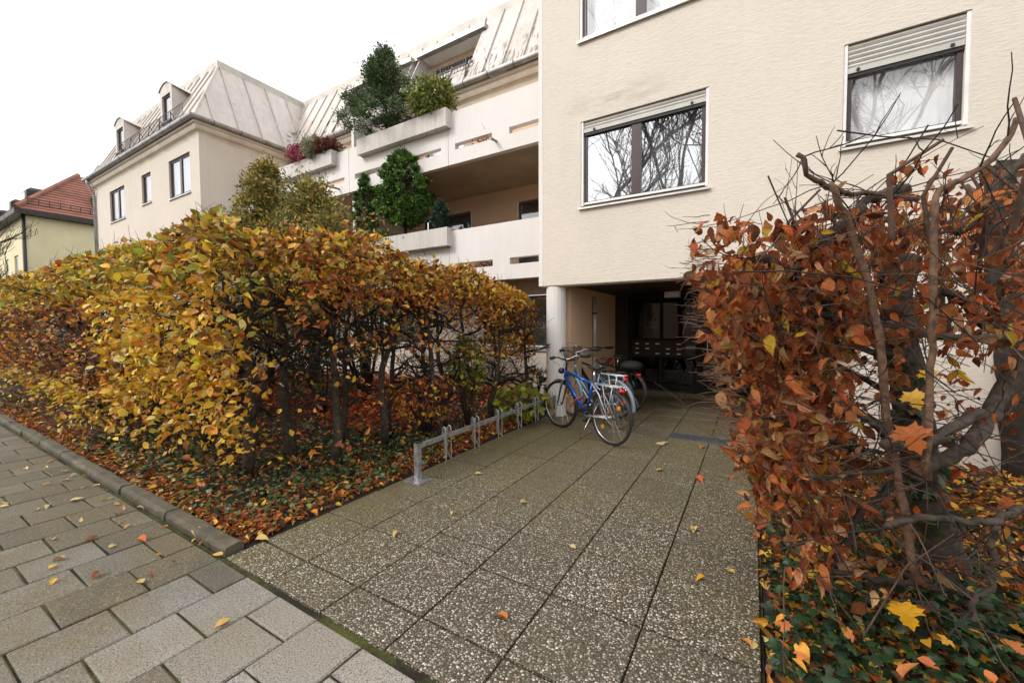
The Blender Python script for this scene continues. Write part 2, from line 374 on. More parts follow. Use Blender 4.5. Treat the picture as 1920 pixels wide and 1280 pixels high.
def thing(name, label, cat, loc=(0, 0, 0), group=None):
    o = bpy.data.objects.new(name, None); o.location = loc; o.empty_display_size = .1; COL.objects.link(o); return tag(o, label, cat, group)
def inst(src, name, loc, parent, rot=None, scale=None):
    o = bpy.data.objects.new(name, src if isinstance(src, bpy.types.Mesh) else src.data); COL.objects.link(o)
    o.location = loc
    if rot is not None: o.rotation_euler = rot
    if scale is not None: o.scale = scale
    if parent is not None: o.parent = parent
    return o
def copy_tree(o, parent=None):
    c = o.copy(); COL.objects.link(c); c.parent = parent
    for ch in list(o.children): copy_tree(ch, c)
    return c
# leaf templates: verts (x along, y across, z up), quads/tris, uv
def leaf_template(wid=.34, fold=.18, curl=.18, side=.0, n=4, wave=0., seed=0):
    r = random.Random(seed); V = []; UV = []; Fc = []
    us = [i/n for i in range(n+1)]
    for i, u in enumerate(us):
        w = wid*sin(pi*min(1, max(0, u))**.85)*(1 if 0 < i < n else .0)
        zc = -curl*u*u
        for q in (-1, 0, 1):
            if (i == 0 or i == n) and q != 0: continue
            ed = abs(q)*w; zz = zc+fold*ed*2+side*q*w+(wave*(1 if i % 2 else -1)*abs(q) if 0 < i < n else 0)
            V.append((u, q*w*(1-.3*abs(fold)), zz+r.uniform(-1, 1)*.02*abs(q))); UV.append((u, q*w*1.4))
    idx = lambda i, q: 0 if i == 0 else (1+3*(n-1) if i == n else 1+3*(i-1)+(q+1))
    for i in range(n):
        for q in (-1, 0):
            a, b, c, d = idx(i, q), idx(i, q+1), idx(i+1, q+1), idx(i+1, q)
            if i == 0: Fc.append((idx(0, 0), c, d))
            elif i == n-1: Fc.append((a, b, idx(n, 0)))
            else: Fc.append((a, b, c, d))
    return np.array(V), Fc, np.array(UV)
def lobed_template(k=5, depth=.5, seed=0, droop=.15, narrow=1.):
    V = [(0.28, 0, .02)]; N = k*2+1; UV = [(0.28, 0)]
    for i in range(N):
        a = -pi*.86+2*pi*.86*i/(N-1)
        rad = (.72 if i % 2 == 1 else .72*(1-depth))
        if i == N//2 or abs(i-N//2) <= 0: rad = .78
        if N//2 % 2 == 0:
            rad = (.72*(1-depth) if i % 2 == 1 else .74)
        x = .28+rad*cos(a); y = rad*sin(a)*.9*narrow
        V.append((x, y, -droop*rad*rad)); UV.append((x, y))
    return np.array(V), [(0, i, i+1) for i in range(1, N)], np.array(UV)
def basis(D, Nn):
    D = D/np.linalg.norm(D, axis=1, keepdims=True)
    Y = np.cross(Nn, D); Y /= (np.linalg.norm(Y, axis=1, keepdims=True)+1e-9)
    Z = np.cross(D, Y); return D, Y, Z
def cloud(name, P, D, Nn, size, colr, tmpl, mat, parent=None, smooth=False, kind='stuff'):
    P = np.asarray(P, float); n = len(P)
    if n == 0: return None
    D, Y, Z = basis(np.asarray(D, float), np.asarray(Nn, float)); size = np.broadcast_to(size, (n,)); colr = np.asarray(colr, float)
    T = tmpl if isinstance(tmpl, list) else [tmpl]
    which = NR.integers(0, len(T), n)
    Vs = []; Ls = []; Ss = []; Cs = []; UVs = []; base = 0
    for k, (tv, tf, tuv) in enumerate(T):
        s = np.where(which == k)[0]
        if not len(s): continue
        V = P[s][:, None, :] + size[s][:, None, None]*(tv[None, :, 0:1]*D[s][:, None, :]+tv[None, :, 1:2]*Y[s][:, None, :]+tv[None, :, 2:3]*Z[s][:, None, :])
        nv = len(tv); Vs.append(V.reshape(-1, 3))
        loop = np.concatenate([np.array(f) for f in tf]); lens = np.array([len(f) for f in tf])
        Ls.append((loop[None, :]+(np.arange(len(s))*nv)[:, None]+base).reshape(-1))
        Ss.append(np.tile(lens, len(s))); Cs.append(np.repeat(colr[s], nv, axis=0)); UVs.append(np.tile(tuv[loop], (len(s), 1))); base += nv*len(s)
    V = np.concatenate(Vs); L = np.concatenate(Ls); ln = np.concatenate(Ss); C = np.concatenate(Cs); uv = np.concatenate(UVs)
    if parent is not None: V = V-np.array(worldloc(parent))
    me = bpy.data.meshes.new(name); me.vertices.add(len(V)); me.vertices.foreach_set('co', V.astype(np.float32).ravel())
    me.loops.add(len(L)); me.loops.foreach_set('vertex_index', L.astype(np.int32))
    me.polygons.add(len(ln)); st = np.concatenate([[0], np.cumsum(ln)[:-1]]); me.polygons.foreach_set('loop_start', st.astype(np.int32))
    me.polygons.foreach_set('loop_total', ln.astype(np.int32))
    if smooth: me.polygons.foreach_set('use_smooth', np.ones(len(ln), bool))
    me.update(calc_edges=True); me.materials.append(mat)
    at = me.color_attributes.new('col', 'FLOAT_COLOR', 'POINT'); at.data.foreach_set('color', np.concatenate([C, np.ones((len(C), 1))], 1).astype(np.float32).ravel())
    ul = me.uv_layers.new(name='UVMap'); ul.data.foreach_set('uv', uv.astype(np.float32).ravel())
    o = bpy.data.objects.new(name, me); COL.objects.link(o)
    if parent is not None: o.parent = parent
    if kind: o['kind'] = kind
    return o
def rnd_dirs(n, up=0., spread=1.):
    v = NR.normal(size=(n, 3))*spread; v[:, 2] += up; return v/np.linalg.norm(v, axis=1, keepdims=True)
def pick_cols(n, cols, w, jit=.18):
    c = np.array([x[:3] for x in cols]); w = np.array(w, float); w /= w.sum()
    i = NR.choice(len(c), n, p=w); out = c[i]*(1+NR.normal(size=(n, 1))*jit)
    out *= 1+NR.normal(size=(n, 3))*.05
    return np.clip(out, .004, 1)
_wv = [(NR.normal(size=3), NR.uniform(0, 6.28)) for _ in range(14)]
def vnoise(P, f=1.):
    P = np.asarray(P); s = np.zeros(len(P))
    for i, (k, ph) in enumerate(_wv): s += np.sin(P@(k*f*(1+.15*i))+ph)
    return s/4.
def grid_wall(mb, axis, c0, c1, u0, u1, z0, z1, holes=(), reveal_only_front=False):
    # solid wall between planes c0 (front) and c1 (back); axis 'y': plane y=c, u is x; axis 'x': plane x=c, u is y
    us = sorted(set([u0, u1]+[h[0] for h in holes]+[h[1] for h in holes])); zs = sorted(set([z0, z1]+[h[2] for h in holes]+[h[3] for h in holes]))
    us = [u for u in us if u0 <= u <= u1]; zs = [z for z in zs if z0 <= z <= z1]
    solid = lambda i, j: 0 <= i < len(us)-1 and 0 <= j < len(zs)-1 and not any(h[0] <= (us[i]+us[i+1])/2 <= h[1] and h[2] <= (zs[j]+zs[j+1])/2 <= h[3] for h in holes)
    P = (lambda c, u, z: (u, c, z)) if axis == 'y' else (lambda c, u, z: (c, u, z))
    for i in range(len(us)-1):
        for j in range(len(zs)-1):
            if not solid(i, j): continue
            a, b, z, w = us[i], us[i+1], zs[j], zs[j+1]
            for c in (c0, c1): mb.poly([P(c, a, z), P(c, b, z), P(c, b, w), P(c, a, w)], [(0, 1, 2, 3)])
            if not solid(i-1, j): mb.poly([P(c0, a, z), P(c1, a, z), P(c1, a, w), P(c0, a, w)], [(0, 1, 2, 3)])
            if not solid(i+1, j): mb.poly([P(c0, b, z), P(c1, b, z), P(c1, b, w), P(c0, b, w)], [(0, 1, 2, 3)])
            if not solid(i, j-1): mb.poly([P(c0, a, z), P(c1, a, z), P(c1, b, z), P(c0, b, z)], [(0, 1, 2, 3)])
            if not solid(i, j+1): mb.poly([P(c0, a, w), P(c1, a, w), P(c1, b, w), P(c0, b, w)], [(0, 1, 2, 3)])
    return mb
# ================================================================== SETTING
g = MB(); g.poly([(-400, -300, -.09), (400, -300, -.09), (400, 400, -.09), (-400, 400, -.09)], [(0, 1, 2, 3)])
tag(build('ground', g, M['soil']), kind='structure')
rd = MB().box(-60, 60, -9.5, -2.0, -.088, -.06); tag(build('road', rd, M['asphalt']), kind='structure')
# --- sidewalk
sw = MB().box(-14.5, 3.0, -1.9, 1.228, -.085, -.011)
sidewalk = tag(build('sidewalk', sw, M['moss']), kind='structure')
def paver_mesh(ln, seed):
    r = random.Random(seed); b = MB().bbox(-.1685, .1685, -ln/2, ln/2, -.04, 0, .006)
    b.v = [(x+r.uniform(-.0028, .0028), y+r.uniform(-.0028, .0028), z+(r.uniform(-.0012, .0012) if z > -.03 else 0)) for x, y, z in b.v]
    return mesh('paving_stone', b.v, b.f, M['paver'])
full = [paver_mesh(.338, i) for i in range(4)]; half = [paver_mesh(.164, i+9) for i in range(3)]
for k in range(-6, 31):
    xc = -1.55-.3475*k-.174+.3475*0; y = 1.205
    if k % 2: inst(half[k % 3], 'paving_stone', (xc, y-.0875, R.uniform(-.002, .002)), sidewalk, (R.uniform(-.004, .004), R.uniform(-.004, .004), R.uniform(-.006, .006))); y -= .175
    while y > -.45:
        inst(R.choice(full), 'paving_stone', (xc+R.uniform(-.002, .002), y-.175, R.uniform(-.003, .003)), sidewalk, (R.uniform(-.005, .005), R.uniform(-.005, .005), R.uniform(-.006, .006))); y -= .35
# --- kerb of the planted bed
kb = tag(build('kerb', MB().box(-14.5, -2.97, 1.232, 1.36, -.085, -.03), M['moss']), kind='structure')
def kerb_mesh(seed, L=.98):
    r = random.Random(seed); prof = [(-.058, -.05), (-.058, .016), (-.05, .032), (-.034, .042), (.03, .044), (.046, .038), (.056, .02), (.058, -.05)]
    b = MB(); n = len(prof); st = 15
    for i in range(st):
        x = -L/2+L*i/(st-1)
        for (y, z) in prof: b.v.append((x, y+r.uniform(-.0035, .0035), z+(r.uniform(-.005, .004) if z > 0 else 0)))
    for i in range(st-1):
        for j in range(n-1): b.f.append((i*n+j, (i+1)*n+j, (i+1)*n+j+1, i*n+j+1))
    b.f.append(tuple(range(n))); b.f.append(tuple(reversed(range((st-1)*n, st*n))))
    return mesh('kerb_stone', b.v, b.f, M['kerb'], False)
kms = [kerb_mesh(i) for i in range(3)]
for i in range(11): inst(kms[i % 3], 'kerb_stone', (-3.47-i*.99, 1.305+R.uniform(-.006, .006), R.uniform(-.006, .006)), kb, (0, R.uniform(-.004, .004), R.uniform(-.006, .006)))
# --- entrance path of exposed aggregate slabs
path = tag(build('path', MB().box(-2.945, .07, 1.232, 9.0, -.085, -.016), M['moss']), kind='structure')
PX = [-2.93, -2.425, -1.932, -1.445, -.948, -.45, .06]; PY = [1.24, 1.488, 1.988, 2.492, 2.998, 3.508, 4.02, 4.53, 5.04, 5.55, 5.95, 6.45, 6.95, 7.45, 7.95, 8.45, 8.93]
for i in range(6):
    ys = list(PY)
    if i == 2: ys = ys[:3]+[2.195]+ys[3:]
    for j in range(len(ys)-1):
        y0, y1 = ys[j], ys[j+1]; x0, x1 = PX[i], PX[i+1]
        if abs(y0-5.55) < .01 and x0 > -1.0: y0, y1 = 5.55, 5.63
        if i == 5 and j == 0: pass
        w, l = (x1-x0)/2-.0052, (y1-y0)/2-.0085
        b = MB().bbox(-w, w, -l, l, -.04, 0, .003)
        me = mesh('path_slab', b.v, b.f, M['slab'])
        inst(me, 'path_slab', ((x0+x1)/2, (y0+y1)/2+(.02*(i-3)*.2), R.uniform(-.002, .002)), path, (R.uniform(-.003, .003), R.uniform(-.003, .003), R.uniform(-.002, .002)))
# drain grate set across the path
gr = thing('drain_grate', 'narrow grey slotted drain grate across the entrance path', 'drain grate', (-.53, 5.79, 0))
fr = MB()
for (a, b_, c, d) in ((-1.04, -.03, 5.645, 5.66), (-1.04, -.03, 5.925, 5.94), (-1.04, -1.025, 5.66, 5.925), (-.045, -.03, 5.66, 5.925)): fr.box(a, b_, c, d, -.02, .004)
build('frame', fr, M['grate'], gr)
bars = MB(); x = -1.02
while x < -.05: bars.box(x, x+.008, 5.662, 5.923, -.02, .002); x += .017
for yy in (5.73, 5.79, 5.85): bars.box(-1.024, -.046, yy, yy+.005, -.018, .0)
build('bars', bars, M['grate'], gr)
# planted bed soil (slightly mounded sheets)
def mound(name, x0, x1, y0, y1, z, nx, ny, mat, amp=.02):
    b = MB()
    for i in range(nx+1):
        for j in range(ny+1):
            e = 0 if i in (0, nx) or j in (0, ny) else 1
            b.v.append((x0+(x1-x0)*i/nx, y0+(y1-y0)*j/ny, z+e*R.uniform(0, amp)))
    for i in range(nx):
        for j in range(ny):
            a = i*(ny+1)+j; b.f.append((a, a+ny+1, a+ny+2, a+1))
    return tag(build(name, b, mat, smooth=True), kind='structure')
mound('planted_bed', -30, -2.95, 1.37, 9.0, -.012, 90, 26, M['soil'])
mound('planted_bed', .075, 12, 1.24, 5.98, -.02, 50, 22, M['soil'])

# ================================================================== THE APARTMENT BUILDING
B = thing('apartment_building', 'cream apartment building with mansard roof, long balconies and open entrance passage', 'building', (-3, 6, 0))
TY = 6.0; SOF = 2.16
def window(x0, x1, z0, z1, Y, mull=(), shut=0., glassm='glass', inner='curtain', rail=True, ledge=True, fw=.05, name='window'):
    """frame set back in its opening, panes, sill, guide rails, roller shutter slats"""
    d = .055
    f = MB(); yf = Y+d
    xs = [x0]+list(mull)+[x1]; rl = .035 if rail else .0
    a0, a1, b0, b1 = x0+rl, x1-rl, z0+.05, z1-.02
    f.box(a0, a0+fw, yf, yf+.06, b0, b1); f.box(a1-fw, a1, yf, yf+.06, b0, b1)
    f.box(a0+fw, a1-fw, yf, yf+.06, b0, b0+fw); f.box(a0+fw, a1-fw, yf, yf+.06, b1-fw, b1)
    for m_ in mull: f.box(m_-.07, m_+.07, yf-.004, yf+.056, b0+fw, b1-fw)
    w = build(name, f, M['brown'], B)
    L = [a0+fw]+[q for m_ in mull for q in (m_-.07, m_+.07)]+[a1-fw]
    for i in range(0, len(L), 2):
        build('pane', MB().box(L[i], L[i+1], yf+.02, yf+.028, b0+fw, b1-fw), M[glassm], w)
    c = MB(); n = 26
    if inner:
        ins = M[inner]
        for i in range(n+1):
            x = a0+(a1-a0)*i/n; yy = yf+.15+(.018*(1 if i % 2 else -1) if inner == 'curtain' else 0)
            c.v += [(x, yy, b0), (x, yy, b1)]
        for i in range(n): c.f.append((2*i, 2*i+2, 2*i+3, 2*i+1))
        build('curtain', c, ins, w, smooth=True)  # net curtain; in the dim material a sheet coloured as room shade
    if rail:
        for xa in (x0, x1-rl): build('guide_rail', MB().box(xa+.003, xa+rl, yf-.045, yf+.03, z0+.03, z1-.01), M['white'], w)
        build('lower_trim', MB().box(a0, a1, yf-.02, yf, z0+.055, z0+.085), M['white'], w)
    if ledge:
        s = MB(); s.poly([(x0-.03, Y-.045, z0-.005), (x1+.03, Y-.045, z0-.005), (x1+.03, Y+.11, z0+.028), (x0-.03, Y+.11, z0+.028),
                          (x0-.03, Y-.045, z0-.03), (x1+.03, Y-.045, z0-.03), (x1+.03, Y+.11, z0-.004), (x0-.03, Y+.11, z0-.004)],
                         [(0, 1, 2, 3), (4, 7, 6, 5), (0, 4, 5, 1), (1, 5, 6, 2), (2, 6, 7, 3), (3, 7, 4, 0)])
        build('sill', s, M['alu'], w)
    if shut > 0:
        zt = z1-.012; hs_ = .052; k = int(shut/hs_)
        for i in range(k):
            zb = zt-hs_*(i+1)
            sb = MB().poly([(a0, yf-.02, zb+.004), (a1, yf-.02, zb+.004), (a1, yf-.032, zb+.026), (a0, yf-.032, zb+.026), (a1, yf-.02, zb+hs_-.002), (a0, yf-.02, zb+hs_-.002),
                            (a0, yf-.008, zb+.004), (a1, yf-.008, zb+.004), (a1, yf-.008, zb+hs_-.002), (a0, yf-.008, zb+hs_-.002)],
                           [(0, 1, 2, 3), (3, 2, 4, 5), (0, 6, 7, 1), (6, 9, 8, 7), (5, 4, 8, 9), (0, 3, 5, 9, 6), (1, 7, 8, 4, 2)])
            build('shutter_slat', sb, M['shutter'], w)
        zb = zt-hs_*k
        build('shutter_end_rail', MB().box(a0, a1, yf-.034, yf-.01, zb-.055, zb), M['shutter'], w)
        for xs_ in (a0+(a1-a0)*.1, a0+(a1-a0)*.9): build('shutter_stop', MB().box(xs_-.014, xs_+.014, yf-.05, yf-.035, zb-.045, zb-.018), M['black'], w)
        build('brush_seal', MB().box(a0, a1, yf-.022, yf-.001, zb-.095, zb-.056), M['black'], w)
    return w
# tower front wall with openings
wins = [(-2.335, -.545, 3.335, 4.655), (.85, 1.86, 3.52, 4.69), (-2.36, -.2, 5.86, 7.3), (3.1, 5.0, 3.335, 4.655)]
wf = MB(); grid_wall(wf, 'y', TY, TY+.24, -3.065, 9.0, SOF, 9.2, wins)
grid_wall(wf, 'y', TY+.001, TY+.241, 1.02, 9.0, -.05, SOF)
build('front_wall', wf, M['plaster'], B)
wl = MB(); grid_wall(wl, 'x', -3.064, -2.86, TY+.242, 9.3, SOF, 9.2); build('tower_side_wall', wl, M['plaster'], B)
build('edge_bead', MB().box(-3.07, -3.0, TY-.004, TY, SOF, 9.2), M['column'], B)
window(*wins[0], TY, mull=(-1.50,), shut=.12)
window(*wins[1], TY, shut=.30, glassm='glass_soft')
window(*wins[2], TY, mull=(-1.45,), glassm='glass_soft')
window(*wins[3], TY, mull=(4.0,), shut=.12)
# objects on the inner sill of the lower window
ws = thing('picture_frame', 'white wire picture frame standing inside the two-pane window', 'picture frame', (-2.05, 6.13, 3.43))
b = MB(); 
for (x0, x1, z0, z1) in ((-2.12, -2.11, 3.44, 3.66), (-1.93, -1.92, 3.44, 3.66), (-2.12, -1.92, 3.44, 3.45), (-2.12, -1.92, 3.65, 3.66)): b.box(x0, x1, 6.12, 6.135, z0, z1)
build('frame', b, M['white'], ws)
# soffit boards over the entrance passage
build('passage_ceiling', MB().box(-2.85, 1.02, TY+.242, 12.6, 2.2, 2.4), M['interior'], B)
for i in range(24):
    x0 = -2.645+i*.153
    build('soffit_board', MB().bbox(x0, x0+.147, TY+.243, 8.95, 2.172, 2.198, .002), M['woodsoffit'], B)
build('soffit_trim', MB().box(-3.06, 1.02, TY+.02, TY+.24, 2.145, 2.159), M['cornice'], B)
col = MB(); 
n = 36; k = len(col.v)
for z in (0, 2.144):
    for j in range(n):
        a = 2*pi*j/n; rr = .166-(.003 if j % 2 else 0); col.v.append((-2.83+rr*cos(a), 6.165+rr*sin(a), z))
for j in range(n): col.f.append((j, (j+1) % n, n+(j+1) % n, n+j))
build('column', col, M['column'], B)
# passage walls
pw = MB(); grid_wall(pw, 'x', -2.65, -2.84, 6.36, 8.96, -.05, 2.17); build('passage_wall', pw, M['peach'], B)
pw = MB(); grid_wall(pw, 'x', 1.02, 1.24, TY+.243, 9.2, -.05, 2.17); build('passage_wall', pw, M['peach'], B)
build('passage_pier', MB().box(-2.649, -2.37, 8.93, 9.12, 0, 2.17), M['darkbrown'], B)
dp = MB().tube([(-2.60, 7.42, .9), (-2.60, 7.42, 2.05)], .035, 10); dp.tube([(-2.60, 7.42, 0), (-2.60, 7.42, .9)], .033, 10)
build('downpipe', dp, M['alu'], B, True); build('pipe_clamp', MB().tube([(-2.60, 7.42, 1.72), (-2.60, 7.42, 1.75)], .042, 10), M['darkmetal'], B)
build('entrance_step', MB().bbox(-2.37, 1.02, 8.86, 9.6, -.05, .105, .006), M['slab'], B)
# glazed entrance screen
GY = 9.06
scr = MB()
for x in (-2.37, -1.72, -.98, -.92, .0, .06, .96): scr.box(x, x+.06, GY, GY+.07, .106, 2.198)
for (z0, z1) in ((.106, .24), (.80, .86), (1.17, 1.22), (2.06, 2.198)):
    for xa, xb in ((-2.31, -1.72), (-1.66, -.98), (.12, .96)): scr.box(xa, xb, GY+.005, GY+.065, z0, z1)
scr.box(-.86, 0, GY+.005, GY+.065, .106, .22); scr.box(-.86, 0, GY+.005, GY+.065, 2.0, 2.17)
es = build('entrance_screen', scr, M['interior'], B)
for xa, xb in ((-2.31, -1.72), (-1.66, -.98), (-.86, 0), (.12, .96)):
    for z0, z1 in (((.24, .80), (1.22, 2.06)) if xa != -.86 else ((.22, 2.0),)): build('pane', MB().box(xa, xb, GY+.03, GY+.037, z0, z1), M['glass_lobby'], es)
build('door_pull', MB().tube([(-.78, GY-.05, .85), (-.78, GY-.05, 1.45)], .014, 8), M['chrome'], es)
mbx = build('mailbox_panel', MB().box(-2.30, -.985, GY-.035, GY-.002, .85, 1.18), M['darkbrown'], B)
for i in range(5):
    for j in range(3):
        xa = -2.28+i*.215; za = .865+j*.103
        bb = build('mailbox', MB().bbox(0, .2, 0, .012, 0, .092, .002), M['darkbrown'], mbx)
        bb.location = (xa, GY-.048, za)
        if (i*3+j) % 4 != 3: build('name_plate', MB().box(xa+.06, xa+.135, GY-.054, GY-.0485, za+.02, za+.042), M['white'], bb)
ib = build('intercom', MB().box(-1.19, -1.0, GY-.055, GY-.036, .87, 1.17), M['darkmetal'], mbx)
for i in range(8): build('intercom_button', MB().box(-1.18+i*.022, -1.165+i*.022, GY-.06, GY-.0555, 1.0, 1.08), M['grate'], ib)
rdm = MB().box(-2.06, -1.05, GY+.28, GY+.30, .25, .52)
rad = build('radiator', rdm, M['interior'], B)
for i in range(24): build('radiator_fin', MB().box(-2.05+i*.0415, -2.03+i*.0415, GY+.20, GY+.279, .24, .53), M['alu'], rad)
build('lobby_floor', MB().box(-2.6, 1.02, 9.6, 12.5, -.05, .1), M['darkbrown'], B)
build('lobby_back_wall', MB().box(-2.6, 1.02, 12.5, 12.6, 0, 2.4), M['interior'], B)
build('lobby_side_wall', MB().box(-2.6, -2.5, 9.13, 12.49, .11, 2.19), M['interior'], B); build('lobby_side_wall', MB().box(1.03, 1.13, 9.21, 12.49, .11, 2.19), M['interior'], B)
build('ceiling_lamp', MB().bbox(-1.52, -1.24, 8.45, 8.6, 2.06, 2.17, .01), M['curtain'], B)

# ---- recessed part: balcony storeys
BY, WY = 7.0, 9.05
J = [-3.08, -5.82, -9.19, -12.56, -15.02]
slots = {0: ((-5.63, -4.66), (-4.245, -3.275)), 1: ((-8.96, -7.71), (-7.28, -6.03)), 2: ((-12.31, -11.06), (-10.63, -9.385)), 3: ()}
for fz, names in ((0, ''), (-2.585, '')):
    zb, zt, sz0, sz1 = 5.045+fz, 6.165+fz, 5.345+fz, 5.475+fz
    if fz: zb, zt, sz0, sz1 = 2.455, 3.61, 2.75, 2.885
    for i in range(4):
        x1, x0 = J[i]-.007, J[i+1]+.007
        p = MB(); grid_wall(p, 'y', BY, BY+.13, x0, x1, zb, zt, [(a, b_, sz0, sz1) for a, b_ in slots[i]]); build('parapet_panel', p, M['parapet'], B)
    for (x0, x1) in ((-8.65, -5.74), (-12.5, -9.68)):
        z0, z1 = (5.83, 6.215) if not fz else (3.27, 3.665)
        b = MB(); Yf = 6.83
        # open trough: outer box with a recess on top
        b.poly([(x0, Yf, z0), (x1, Yf, z0), (x1, BY-.001, z0), (x0, BY-.001, z0), (x0, Yf, z1), (x1, Yf, z1), (x1, BY+.3, z1), (x0, BY+.3, z1), (x0+.05, Yf+.05, z1), (x1-.05, Yf+.05, z1), (x1-.05, BY+.25, z1), (x0+.05, BY+.25, z1),
                (x0+.05, Yf+.05, z1-.06), (x1-.05, Yf+.05, z1-.06), (x1-.05, BY+.25, z1-.06), (x0+.05, BY+.25, z1-.06), (x1, BY-.001, z1-.02), (x0, BY-.001, z1-.02)],
               [(0, 3, 2, 1), (0, 1, 5, 4), (1, 2, 16, 6, 5), (3, 0, 4, 7, 17), (4, 5, 9, 8), (5, 6, 10, 9), (6, 7, 11, 10), (7, 4, 8, 11), (8, 9, 13, 12), (9, 10, 14, 13), (10, 11, 15, 14), (11, 8, 12, 15)])
        pb = build('planter_box', b, M['planter'], B)
        build('soil', MB().box(x0+.051, x1-.051, Yf+.051, BY+.249, z1-.07, z1-.025), M['soil'], pb)
# slabs and ceilings
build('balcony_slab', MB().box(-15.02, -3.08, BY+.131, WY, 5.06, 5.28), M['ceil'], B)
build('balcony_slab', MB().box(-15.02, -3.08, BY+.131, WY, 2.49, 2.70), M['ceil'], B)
# back walls with openings
bw = MB(); hol = [(-8.53, -6.72, 2.95, 4.69), (-5.27, -3.9, 2.95, 4.69), (-12.0, -10.2, 2.95, 4.69)]
grid_wall(bw, 'y', WY, WY+.2, -15.02, -3.08, 2.7, 5.06, hol); build('balcony_back_wall', bw, M['peach'], B)
for h in hol: window(*h, WY, mull=((h[0]+h[1])/2,), glassm='glass_soft', inner='dim_room_sheet', rail=True, ledge=False)
bw = MB(); hol = [(-8.4, -6.9, 5.4, 7.35), (-11.8, -10.3, 5.4, 7.35)]
grid_wall(bw, 'y', WY, WY+.2, -15.02, -3.08, 5.28, 7.98, hol); build('balcony_back_wall', bw, M['peach'], B)
for h in hol: window(*h, WY, mull=((h[0]+h[1])/2,), glassm='glass_soft', inner='curtain', rail=True, ledge=False)
# ground floor wall under the balconies
GW = 7.9
bw = MB(); hol = [(-5.6, -3.3, .98, 2.2), (-9.2, -7.2, .98, 2.2), (-13.6, -11.4, .98, 2.2)]
grid_wall(bw, 'y', GW, GW+.2, -15.02, -2.845, -.05, 2.485, hol); build('garden_wall_of_flats', bw, M['plaster2'], B)
for h in hol: window(*h, GW, mull=((h[0]+h[1])/2,), glassm='glass_soft', inner='dim_room_sheet', rail=True)
# screens between balconies
for z0, z1 in ((2.71, 5.055),): build('balcony_screen', MB().box(-9.24, -9.14, BY+.132, WY-.002, z0, z1), M['parapet'], B)
sc = MB().poly([(-9.24, BY+.132, 5.29), (-9.14, BY+.132, 5.29), (-9.14, WY-.002, 5.29), (-9.24, WY-.002, 5.29), (-9.24, BY+.132, 7.0), (-9.14, BY+.132, 7.0), (-9.14, WY-.002, 7.3), (-9.24, WY-.002, 7.3)],
               [(0, 3, 2, 1), (4, 5, 6, 7), (0, 1, 5, 4), (1, 2, 6, 5), (2, 3, 7, 6), (3, 0, 4, 7)])
build('balcony_screen', sc, M['parapet'], B)
for (x, z, l) in ((-4.55, 5.27, .22), (-7.62, 5.27, .24), (-9.6, 5.2, .5), (-11.25, 5.3, .45)):
    build('drain_spout', MB().tube([(x, BY+.01, z), (x, BY-l, z-.02)], .026, 10), M['grate'], B)
# ---- corner wing
WX = -15.05; WF = 5.96; WL = -25.1
wh = [(-17.35, -15.72, 5.90, 7.20), (-19.80, -18.93, 6.10, 7.20), (-23.30, -21.60, 5.90, 7.20), (-17.35, -15.72, 3.2, 4.6), (-23.3, -21.6, 3.2, 4.6)]
ww = MB(); grid_wall(ww, 'y', WF, WF+.24, WL, WX, -.05, 7.72, wh); build('wing_front_wall', ww, M['plaster2'], B)
ww = MB(); grid_wall(ww, 'x', WX, WX-.24, WF+.242, 9.3, -.05, 7.72); build('wing_side_wall', ww, M['plaster2'], B)
ww = MB(); grid_wall(ww, 'x', WL, WL+.24, WF+.242, 16, -.05, 7.72); build('wing_side_wall', ww, M['plaster2'], B)
for i, h in enumerate(wh): window(*h, WF, mull=(((h[0]+h[1])/2,) if h[1]-h[0] > 1.2 else ()), glassm='glass', inner='curtain', rail=False)
# cornices and gutters (profile swept along the eaves)
def sweep(name, prof, pts, mat, closed=False, smooth=False):
    # prof: (out, z); pts: list of (x, y, nx, ny) mitre direction
    b = MB(); n = len(prof)
    for (x, y, nx, ny) in pts:
        for (o_, z) in prof: b.v.append((x+nx*o_, y+ny*o_, z))
    for i in range(len(pts)-1):
        for j in range(n-1): b.f.append((i*n+j, (i+1)*n+j, (i+1)*n+j+1, i*n+j+1))
    return build(name, b, mat, B, smooth)
eav = [(-3.08, WY, 0, -1), (WX, WY, 1, -1), (WX, WF, 1, -1), (WL, WF, -1, -1), (WL, 16, -1, 0)]
sweep('cornice', [(0, 7.55), (.02, 7.62), (.05, 7.66), (.11, 7.70), (.14, 7.76), (.15, 7.83), (.20, 7.85), (.20, 7.92), (-.05, 7.93)], eav, M['cornice'])
gp = [(.20+.075+.075*cos(a), 8.0+.08*sin(a)) for a in [pi+pi*i/8 for i in range(9)]]
gp = [(.2, 8.03)]+gp+[(.352, 8.03), (.338, 8.03), (.33, 7.99)]
sweep('gutter', gp, eav, M['zinc'], smooth=False)
def brackets():
    me_v = MB().poly([(-.008, -.205, 8.02), (.008, -.205, 8.02), (.008, -.36, 8.035), (-.008, -.36, 8.035), (-.008, -.36, 7.98), (.008, -.36, 7.98), (.008, -.3, 7.91), (-.008, -.3, 7.91), (-.008, -.2, 7.905), (.008, -.2, 7.905)],
                     [(0, 1, 2, 3), (3, 2, 5, 4), (4, 5, 6, 7), (7, 6, 9, 8)])
    return mesh('gutter_bracket', me_v.v, me_v.f, M['darkmetal'])
bm_ = brackets(); bl = worldloc(B)
for i in range(15): inst(bm_, 'gutter_bracket', (-3.6-i*.78-bl.x, WY-bl.y, -bl.z), B)
for i in range(13): inst(bm_, 'gutter_bracket', (WX-.3-i*.78-bl.x, WF-bl.y, -bl.z), B)
for i in range(4): inst(bm_, 'gutter_bracket', (WX-bl.x, WF+.3+i*.8-bl.y, -bl.z), B, (0, 0, pi/2))
